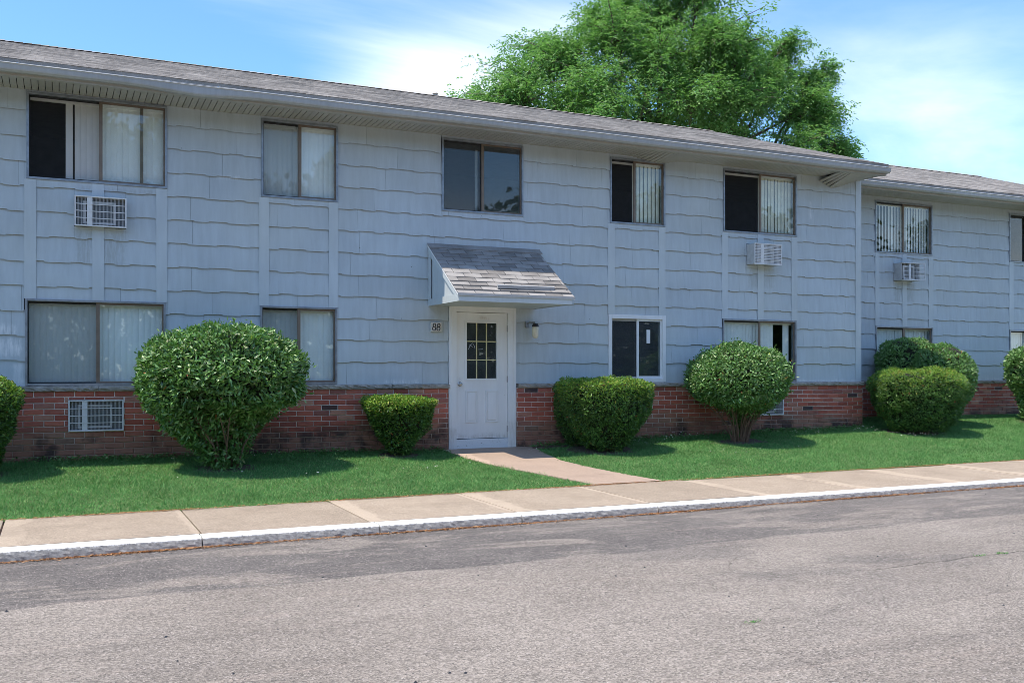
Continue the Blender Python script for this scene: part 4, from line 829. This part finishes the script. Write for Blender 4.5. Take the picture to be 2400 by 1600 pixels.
# ------------------------------------------------------------------ shrubs
def shrub(name, loc, prof, n, L, Wd, mat, label, cat='bush', group='clipped shrubs along the brick base', stems=10, tips=0.0, dead=0.0, depth=0.12, seed=1, lumpf=5, lumpa=0.035, core=0.80, xsc=1.0, ysc=1.0, stem_h=0.6, upz=0.25, loose=0.0, lobes=()):
    r = np.random.default_rng(seed); root = empty(name, loc); tag(root, label, cat, group)
    pz = np.array([p[0] for p in prof]); pr = np.array([p[1] for p in prof])
    seg = np.hypot(np.diff(pz), np.diff(pr)); wgt = seg * (pr[1:] + pr[:-1] + 0.05); wgt = wgt / wgt.sum()
    k = r.choice(len(seg), n, p=wgt); u = r.random(n); z = pz[k] + (pz[k + 1] - pz[k]) * u; rad = pr[k] + (pr[k + 1] - pr[k]) * u
    ph = r.random(n) * 2 * pi; tz = np.diff(pz)[k]; tr = np.diff(pr)[k]; ln = np.hypot(tz, tr); nr = tz / ln; nz = -tr / ln
    Nn = np.stack([np.cos(ph) * nr, np.sin(ph) * nr, nz], 1)
    P = np.stack([np.cos(ph) * rad * xsc, np.sin(ph) * rad * ysc, z], 1)
    la = 1 + 2.2 * np.clip(1 - P[:, 2] / (0.55 * pz.max()), 0, 1) * (loose > 0)
    top_ = depth > .1
    off = la * lump(P, seed, lumpf, lumpa) + lump(P, seed + 9, lumpf * 3.2, lumpa * 0.6) - 0.10 * (lump(P, seed + 5, lumpf * 2.4, 1.0) > 1.15) * (top_ > 0) - r.exponential(depth * 0.55, n) + (r.random(n) < loose) * r.random(n) * 0.10 + r.random(n) * 0.015
    P = P + Nn * off[:, None]
    P[:, 2] = np.maximum(P[:, 2], 0.02)
    D = norm(Nn * 0.8 + r.normal(size=(n, 3)) * 0.75 + np.array([0, 0, upz])); NN = norm(Nn + r.normal(size=(n, 3)) * 0.55)
    Ls = L * r.uniform(0.65, 1.3, n); Ws = Wd * r.uniform(0.7, 1.25, n)
    top = pz.max(); mi = np.zeros(n, int)
    if tips: mi[(r.random(n) < np.clip((P[:, 2] / top - 0.66) * 3.4, 0.04, 1) * tips) & (off > -depth * .7)] = 1
    if dead:
        cs = P[r.choice(n, max(3, int(dead)))]
        for c_ in cs: mi[(np.linalg.norm(P - c_, axis=1) < r.uniform(.02, .055)) & (r.random(n) < .6)] = 2
        mi[r.random(n) < 0.004] = 2
    if loose:    # stray shoots standing clear of the clipped outline
        ii = r.choice(np.where(P[:, 2] > pz.max() * .45)[0], 46); ex_P, ex_D, ex_N = [], [], []
        for q in ii:
            dirv = Nn[q] * .8 + r.normal(size=3) * .3 + np.array([0, 0, .35]); dirv /= np.linalg.norm(dirv); ln = r.uniform(.05, .17)
            for j in range(9): ex_P.append(P[q] + dirv * ln * j / 8); ex_D.append(dirv * .6 + r.normal(size=3) * .7); ex_N.append(r.normal(size=3) * .5 + Nn[q])
        P = np.concatenate([P, ex_P]); D = np.concatenate([D, norm(np.array(ex_D))]); NN = np.concatenate([NN, norm(np.array(ex_N))]); m9 = len(ex_P)
        Ls = np.concatenate([Ls, L * r.uniform(.5, 1.0, m9)]); Ws = np.concatenate([Ws, Wd * r.uniform(.6, 1.0, m9)]); mi = np.concatenate([mi, (r.random(m9) < .25).astype(int)])
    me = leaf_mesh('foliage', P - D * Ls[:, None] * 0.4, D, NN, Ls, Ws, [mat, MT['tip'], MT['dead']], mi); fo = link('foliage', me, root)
    # shaded mass of twigs inside
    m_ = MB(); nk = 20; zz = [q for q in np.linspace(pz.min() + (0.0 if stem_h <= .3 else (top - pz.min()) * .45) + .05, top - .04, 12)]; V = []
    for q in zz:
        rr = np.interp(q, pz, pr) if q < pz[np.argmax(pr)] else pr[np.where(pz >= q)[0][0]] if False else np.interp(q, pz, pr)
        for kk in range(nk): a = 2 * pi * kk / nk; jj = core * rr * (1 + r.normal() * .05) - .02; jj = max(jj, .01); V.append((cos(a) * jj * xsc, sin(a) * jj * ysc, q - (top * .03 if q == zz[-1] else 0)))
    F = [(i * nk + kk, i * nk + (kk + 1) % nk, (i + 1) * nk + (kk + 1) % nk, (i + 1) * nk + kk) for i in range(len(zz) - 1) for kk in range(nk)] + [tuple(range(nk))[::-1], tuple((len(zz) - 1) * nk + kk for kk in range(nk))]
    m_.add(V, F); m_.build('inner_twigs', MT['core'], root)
    m_ = MB(); rr_ = random.Random(seed)
    for i in range(stems):
        a = rr_.uniform(0, 2 * pi); r0 = rr_.uniform(.02, pr[0] * .7 + .03); rt = np.interp(stem_h, pz, pr) * rr_.uniform(.35, .95); b0 = rr_.uniform(-.4, .4)
        p = [(cos(a) * r0, sin(a) * r0, -.05), (cos(a + b0 * .4) * (r0 + (rt - r0) * .3), sin(a + b0 * .4) * (r0 + (rt - r0) * .3), stem_h * .45), (cos(a + b0) * rt * xsc, sin(a + b0) * rt * ysc, stem_h)]
        m_.tube(p, [.016, .012, .006], 6)
        for _ in range(3): q = Vector(p[1]).lerp(Vector(p[2]), rr_.random()); m_.tube([q, q + Vector((rr_.uniform(-.2, .2), rr_.uniform(-.2, .2), rr_.uniform(.1, .3)))], [.005, .002], 4)
    m_.build('stems', MT['twig'], root)
    return root
def gz(x, y): return float(lawn_z(np.array(x), np.array(y)))
# big oval broadleaf shrub (nearest), leaves hang loosely below
px = lambda l, k: [(z, r_ * k) for z, r_ in l]
p1 = [(0.02, .22), (.12, .32), (.30, .43), (.50, .57), (.66, .76), (.84, .94), (1.0, 1.06), (1.15, 1.10), (1.30, 1.11), (1.45, 1.06), (1.60, .94), (1.70, .83), (1.78, .66), (1.835, .45), (1.86, .22), (1.87, .02)]
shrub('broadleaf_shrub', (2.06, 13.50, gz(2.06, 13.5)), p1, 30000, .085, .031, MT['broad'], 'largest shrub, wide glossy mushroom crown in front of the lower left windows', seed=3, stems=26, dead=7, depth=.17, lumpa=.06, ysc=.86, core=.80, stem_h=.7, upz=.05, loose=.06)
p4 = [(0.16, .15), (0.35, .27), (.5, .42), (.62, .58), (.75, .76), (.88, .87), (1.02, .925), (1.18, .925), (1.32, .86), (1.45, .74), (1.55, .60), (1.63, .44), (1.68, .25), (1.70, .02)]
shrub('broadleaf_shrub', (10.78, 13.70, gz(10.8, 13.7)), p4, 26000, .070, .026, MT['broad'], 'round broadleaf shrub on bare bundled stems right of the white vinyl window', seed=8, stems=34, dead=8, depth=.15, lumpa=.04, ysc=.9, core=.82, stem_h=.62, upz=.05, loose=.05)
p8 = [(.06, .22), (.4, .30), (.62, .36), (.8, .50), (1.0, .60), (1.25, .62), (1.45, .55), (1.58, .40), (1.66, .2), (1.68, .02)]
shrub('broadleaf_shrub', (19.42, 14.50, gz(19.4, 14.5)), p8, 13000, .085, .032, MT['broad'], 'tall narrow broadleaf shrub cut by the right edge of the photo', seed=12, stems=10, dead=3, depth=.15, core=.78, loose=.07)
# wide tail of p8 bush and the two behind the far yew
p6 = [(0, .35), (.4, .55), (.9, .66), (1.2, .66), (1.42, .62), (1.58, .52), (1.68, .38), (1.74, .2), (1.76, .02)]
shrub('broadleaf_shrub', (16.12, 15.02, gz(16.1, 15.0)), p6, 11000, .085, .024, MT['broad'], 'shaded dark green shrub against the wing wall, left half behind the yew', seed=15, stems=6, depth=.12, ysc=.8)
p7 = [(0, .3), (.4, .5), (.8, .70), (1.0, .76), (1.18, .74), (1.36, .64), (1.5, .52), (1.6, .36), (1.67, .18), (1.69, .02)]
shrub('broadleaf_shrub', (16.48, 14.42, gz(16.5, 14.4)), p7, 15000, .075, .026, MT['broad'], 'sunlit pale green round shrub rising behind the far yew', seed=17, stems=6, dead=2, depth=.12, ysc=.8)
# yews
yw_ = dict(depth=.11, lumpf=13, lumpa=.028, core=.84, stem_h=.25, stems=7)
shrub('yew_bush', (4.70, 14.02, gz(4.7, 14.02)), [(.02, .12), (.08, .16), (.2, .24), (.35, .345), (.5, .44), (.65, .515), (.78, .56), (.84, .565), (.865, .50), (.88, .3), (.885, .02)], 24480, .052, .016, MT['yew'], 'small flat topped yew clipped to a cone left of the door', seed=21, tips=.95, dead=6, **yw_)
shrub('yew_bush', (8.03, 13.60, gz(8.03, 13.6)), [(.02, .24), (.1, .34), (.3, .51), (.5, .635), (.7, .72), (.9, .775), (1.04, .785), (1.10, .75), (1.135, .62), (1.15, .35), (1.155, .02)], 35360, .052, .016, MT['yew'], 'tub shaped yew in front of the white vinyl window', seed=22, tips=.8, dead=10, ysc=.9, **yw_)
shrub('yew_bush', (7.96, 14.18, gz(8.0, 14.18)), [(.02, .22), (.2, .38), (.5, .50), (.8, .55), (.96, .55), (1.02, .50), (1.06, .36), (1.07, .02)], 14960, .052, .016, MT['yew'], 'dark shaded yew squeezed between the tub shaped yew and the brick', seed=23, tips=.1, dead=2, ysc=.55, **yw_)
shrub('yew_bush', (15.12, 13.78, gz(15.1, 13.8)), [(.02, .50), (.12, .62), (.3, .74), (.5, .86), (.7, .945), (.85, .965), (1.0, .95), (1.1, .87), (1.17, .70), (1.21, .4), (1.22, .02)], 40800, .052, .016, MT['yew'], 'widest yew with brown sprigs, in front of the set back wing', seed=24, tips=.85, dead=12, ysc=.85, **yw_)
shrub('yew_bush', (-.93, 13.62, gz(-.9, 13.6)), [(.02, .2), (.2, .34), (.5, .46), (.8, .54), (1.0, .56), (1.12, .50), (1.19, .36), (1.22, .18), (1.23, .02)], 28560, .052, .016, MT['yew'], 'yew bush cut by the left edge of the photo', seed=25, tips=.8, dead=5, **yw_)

# weeds and low leaves along the brick, clover blossoms, fallen needles
def scatter_stuff():
    n = 5200; X = NR.uniform(-2, 14.3, n); Y = 14.44 - NR.exponential(.09, n); k = ~((X > 5.5) & (X < 7.2)) & (Y > 13.9); X = X[k]; Y = Y[k]; n = len(X)
    dens = 0.5 + 0.5 * np.sin(X * 1.7) * np.sin(X * .6 + 1); k = NR.random(n) < dens; X = X[k]; Y = Y[k]; n = len(X)
    P = np.stack([X, Y, lawn_z(X, Y) + NR.random(n) * .06], 1); a = NR.random(n) * 2 * pi; D = norm(np.stack([np.cos(a), np.sin(a), NR.uniform(.1, .9, n)], 1)); N = norm(np.stack([NR.normal(size=n) * .4, NR.normal(size=n) * .4, np.ones(n)], 1))
    o = link('weeds', leaf_mesh('weeds', P, D, N, NR.uniform(.03, .08, n), NR.uniform(.012, .028, n), MT['broad'])); tag(o, 'low broad weeds along the foot of the brick wall', 'weeds', kind='stuff')
    m_ = MB()
    cl_ = [(9.9, 14.25, 26, .9), (8.7, 13.9, 18, .5), (12.9, 14.1, 16, 1.0), (13.9, 14.0, 14, .5), (14.7, 13.2, 22, .7), (17.6, 15.2, 8, .6), (2.6, 14.1, 5, .6), (1.5, 14.0, 6, .8), (6.9, 13.9, 3, .2)]
    for (x, y, k, w_) in cl_ + [(3.5, 12.6, 10, 3), (11, 12.6, 10, 4)]:
        for _ in range(k):
            X_ = x + R.gauss(0, w_ * .5); Y_ = min(y + R.gauss(0, .12), 14.4 if X_ < 14.3 else 15.4); z = gz(X_, Y_) + R.uniform(.035, .11); q = R.uniform(.006, .010)
            m_.add([(X_, Y_, z + q), (X_ + q, Y_, z), (X_, Y_ + q, z), (X_ - q, Y_, z), (X_, Y_ - q, z), (X_, Y_, z - q)], [(0, 1, 2), (0, 2, 3), (0, 3, 4), (0, 4, 1), (5, 2, 1), (5, 3, 2), (5, 4, 3), (5, 1, 4)])
    tag(m_.build('clover_blossoms', MT['bloom']), 'tiny white clover blossoms at the wall foot', 'flowers', kind='stuff')
    # needles gathered against the kerb and along the lawn edge
    n = 22000; X = NR.uniform(-2, 20, n); e = NR.random(n) < .72
    Y = np.where(e, KY - .008 - NR.exponential(.022, n), 11.075 + NR.normal(size=n) * .022); Z = np.where(e, lotz(X, Y) + .004, walk_z(X) + .006)
    k = NR.random(n) < (0.35 + .65 * (np.sin(X * 2.2) * .5 + .5)); X, Y, Z, e = X[k], Y[k], Z[k], e[k]; n = len(X)
    a = NR.random(n) * 2 * pi; D = np.stack([np.cos(a), np.sin(a), NR.uniform(0, .25, n)], 1); N = np.tile([0, 0, 1.0], (n, 1)) + NR.normal(size=(n, 3)) * .2
    o = link('fallen_needles', leaf_mesh('fallen_needles', np.stack([X, Y, Z], 1), norm(D), norm(N), NR.uniform(.03, .065, n), NR.uniform(.005, .010, n), MT['needle'])); tag(o, 'orange dry needles gathered along the kerb foot and lawn edge', 'needles', kind='stuff')
    # little stones and specks on the lot
    m_ = MB()
    for _ in range(90):
        X_ = R.uniform(-1, 12); Y_ = R.uniform(3, 9); q = R.uniform(.004, .011); z = float(lotz(np.array(X_), np.array(Y_))); m_.add([(X_, Y_, z + q), (X_ + q * 1.5, Y_, z), (X_, Y_ + q, z), (X_ - q, Y_, z), (X_, Y_ - q * 1.2, z)], [(0, 1, 2), (0, 2, 3), (0, 3, 4), (0, 4, 1)])
    tag(m_.build('grit', MT['shade_and_grit']), 'dark grit scattered on the asphalt', 'grit', kind='stuff')
scatter_stuff()
def tuft(x, y, n, sz, label):
    r = np.random.default_rng(int(x * 100)); a = r.random(n) * 2 * pi; rad = r.random(n) * sz; P = np.stack([x + np.cos(a) * rad * 1.8, y + np.sin(a) * rad * .6, np.full(n, -1.597 + .0024 * x)], 1)
    D = norm(np.stack([np.cos(a), np.sin(a), r.uniform(.3, 1.5, n)], 1)); N = norm(np.stack([r.normal(size=n), r.normal(size=n), np.ones(n)], 1))
    o = link('weed_tuft', leaf_mesh('weed_tuft', P, D, N, r.uniform(.015, .035, n), r.uniform(.003, .006, n), MT['grass'])); tag(o, label, 'weed', 'weed tufts in the asphalt')
tuft(4.009, 4.957, 40, .035, 'weed tuft growing alone in the asphalt nearest the camera')
tuft(7.194, 5.889, 30, .04, 'sparse yellowish weed tuft in the asphalt crack, left of a greener one')
tuft(7.448, 5.877, 45, .035, 'greener weed tuft in the asphalt crack at the right edge')

# ------------------------------------------------------------------ honey locust behind the roof
def locust():
    f = 2290.; th = radians(25.103); s_, c_ = sin(th), cos(th)
    T0 = 36.0
    base = Vector((T0 * (s_ + .135 * c_), T0 * (c_ - .135 * s_), -1.5))
    right = Vector((c_, -s_, 0)); fwd = Vector((s_, c_, 0))
    # crown lobes in the tree's own frame: (across, deep, height above base, radius)
    LB = [(-7.0, .3, 10.0, 1.0), (-5.0, 0, 9.6, 1.5), (0, 0, 10.2, 1.9), (2.4, .6, 10.2, 1.8), (-2.6, .4, 9.8, 1.8), (6.2, 0, 9.2, 1.3), (-7.1, 0, 10.7, .9), (-6.6, 0, 10.9, 1.15), (-5.6, 1.0, 11.6, 1.35), (-5.3, -1, 10.5, 1.5), (-4.2, .5, 12.4, 1.5), (-4.3, -1.5, 11.0, 1.7), (-3.4, 1.5, 13.7, 1.25), (-3.0, -1, 12.6, 1.7), (-2.4, 2, 11.6, 2.0), (-2.0, -2.4, 11.4, 1.8), (-1.6, 0, 14.3, 1.5), (-1.2, -1.6, 13.2, 1.7),
          (-.4, 1.4, 15.2, 1.5), (.2, -2.2, 12.2, 2.0), (.6, 0, 14.6, 1.9), (.4, -1, 16.0, 1.3), (1.3, 2.2, 13.0, 2.0), (1.8, -1.2, 15.0, 1.5), (2.0, -2.4, 12.9, 1.7), (2.9, .6, 14.2, 1.3), (3.2, -1.6, 12.8, 1.6), (3.7, 1.2, 13.2, 1.2), (4.2, -.6, 11.6, 1.6), (4.9, 1, 12.0, 1.1),
          (5.3, -.2, 13.5, .85), (5.0, .2, 12.6, 1.0), (5.7, -1.0, 10.8, 1.3), (6.3, .4, 12.2, 1.0), (7.0, .2, 12.5, .6), (6.6, -.8, 10.9, 1.0), (7.2, .4, 11.0, .75), (6.9, -.6, 9.7, 1.0), (7.6, .2, 9.3, .8), (7.0, .8, 8.6, 1.1), (7.9, 0, 8.4, .6), (5.4, 1.6, 9.4, 1.5), (3.6, 2.4, 10.6, 1.8),
          (3.0, -2.4, 10.8, 1.7), (.6, 2.6, 10.8, 2.0), (-1.4, 2.6, 9.8, 1.9), (-3.8, 2.0, 9.8, 1.7), (-5.8, .2, 9.6, 1.3), (1.2, -3, 10.6, 1.8), (-1.8, -3, 9.9, 1.7), (5.2, -1.8, 9.2, 1.5), (4.4, .2, 8.6, 1.5)]
    root = empty('locust_tree', base); tag(root, 'tall feathery bright green tree rising behind the long roof', 'tree')
    LB = [((a * .965 if a > 2.5 else (a * 1.06 if a < -2 else a)), d, h, rad * (.92 if a < 5 else .88)) for a, d, h, rad in LB]
    r = random.Random(4); rn = np.random.default_rng(4)
    W_ = lambda a, d, h: right * a + fwd * d + Vector((0, 0, h))
    tk = MB(); crown = Vector((0, 0, 5.0)); tk.tube([(0, 0, -.3), (.1, 0, 1.5), (.05, .05, 3.4), (0, 0, 5.0)], [.42, .33, .28, .25], 12)
    tk.build('trunk', MT['bark'], root)
    bm_ = MB(); cl = []
    mains = [W_(-2.6, .4, 8.6), W_(-.8, -1.0, 9.4), W_(.6, .8, 10.2), W_(2.6, -.6, 8.8), W_(4.0, .6, 7.8), W_(-3.6, -.4, 7.6), W_(.8, -1.6, 8.6)]
    for q in mains: mid = crown.lerp(q, .5) + Vector((r.uniform(-.3, .3), r.uniform(-.3, .3), -.2)); bm_.tube([crown - Vector((0, 0, .3)), mid, q], [.17, .13, .10], 7)
    for (a, d, h, rad) in LB:
        c0 = W_(a, d, h); q = min(mains, key=lambda p: (p - c0).length); mid = q.lerp(c0, .5) + Vector((r.uniform(-.3, .3), r.uniform(-.3, .3), r.uniform(-.1, .4))); bm_.tube([q, mid, c0], [.085, .055, .035], 6)
        nt_ = int(16 * rad * rad) + 10
        for k in range(nt_):
            v = Vector(rn.normal(size=3)).normalized() * rad * (r.random() ** .45) * (1.55 if r.random() < .16 else 1); v.z *= .72; e = c0 + v; m2 = c0.lerp(e, .5) + Vector((0, 0, .12)); bm_.tube([c0.lerp(mid, r.random() * .4), m2, e], [.026, .016, .006], 4, cap=False); cl.append((e, (e - c0).normalized(), rad)); cl.append((m2, (e - c0).normalized(), rad * .8))
    bm_.build('branches', MT['bark'], root)
    P = []; D = []; N = []; L = []; Wd = []
    for (e, dr, rad) in cl:
        k = int(r.uniform(8, 12)); e = np.array(e); dr = np.array(dr)
        for _ in range(k):      # fronds: a rachis carrying leaflets, drooping outwards
            d0 = dr * .7 + rn.normal(size=3) * .8; d0[2] -= .15; d0 /= np.linalg.norm(d0); st_ = e + rn.normal(size=3) * .16 * (0.6 + rad * .3); ln = r.uniform(.26, .5); m_ = 6
            side = np.cross(d0, [0, 0, 1]); side /= max(1e-6, np.linalg.norm(side))
            for j in range(m_):
                t = (j + .5) / m_; p = st_ + d0 * ln * t - np.array([0, 0, 1]) * ln * .45 * t * t; sgn = 1 if j % 2 else -1
                P.append(p); D.append(side * sgn * .8 + d0 * .5 + rn.normal(size=3) * .2 - np.array([0, 0, .35])); N.append(rn.normal(size=3) * .45 + np.array([0, 0, 1])); L.append(r.uniform(.10, .19)); Wd.append(r.uniform(.045, .075))
    o = link('crown', leaf_mesh('crown', np.array(P), norm(np.array(D)), norm(np.array(N)), np.array(L), np.array(Wd), MT['locust']), root)
    print('locust leaves', len(P))
locust()

# ------------------------------------------------------------------ trees across the lot, behind the camera: seen only in the panes
def treeline():
    n = 110000; r = np.random.default_rng(9); X = r.uniform(-50, 70, n); top = 11.6 + 1.3 * np.sin(X * .16 + 1) + 1.5 * np.sin(X * .47) + 1.0 * np.sin(X * 1.3)
    Z = -1.6 + (top + 1.6) * r.random(n) ** .8; Y = -30 + r.normal(size=n) * 1.5
    P = np.stack([X, Y, Z], 1); D = norm(r.normal(size=(n, 3))); N = norm(r.normal(size=(n, 3)))
    o = link('far_trees', leaf_mesh('far_trees', P, D, N, r.uniform(.35, .8, n), r.uniform(.25, .5, n), MT['faroak'])); tag(o, 'wood across the lot that shows only as a reflection in the window panes', 'trees', kind='stuff')
treeline()
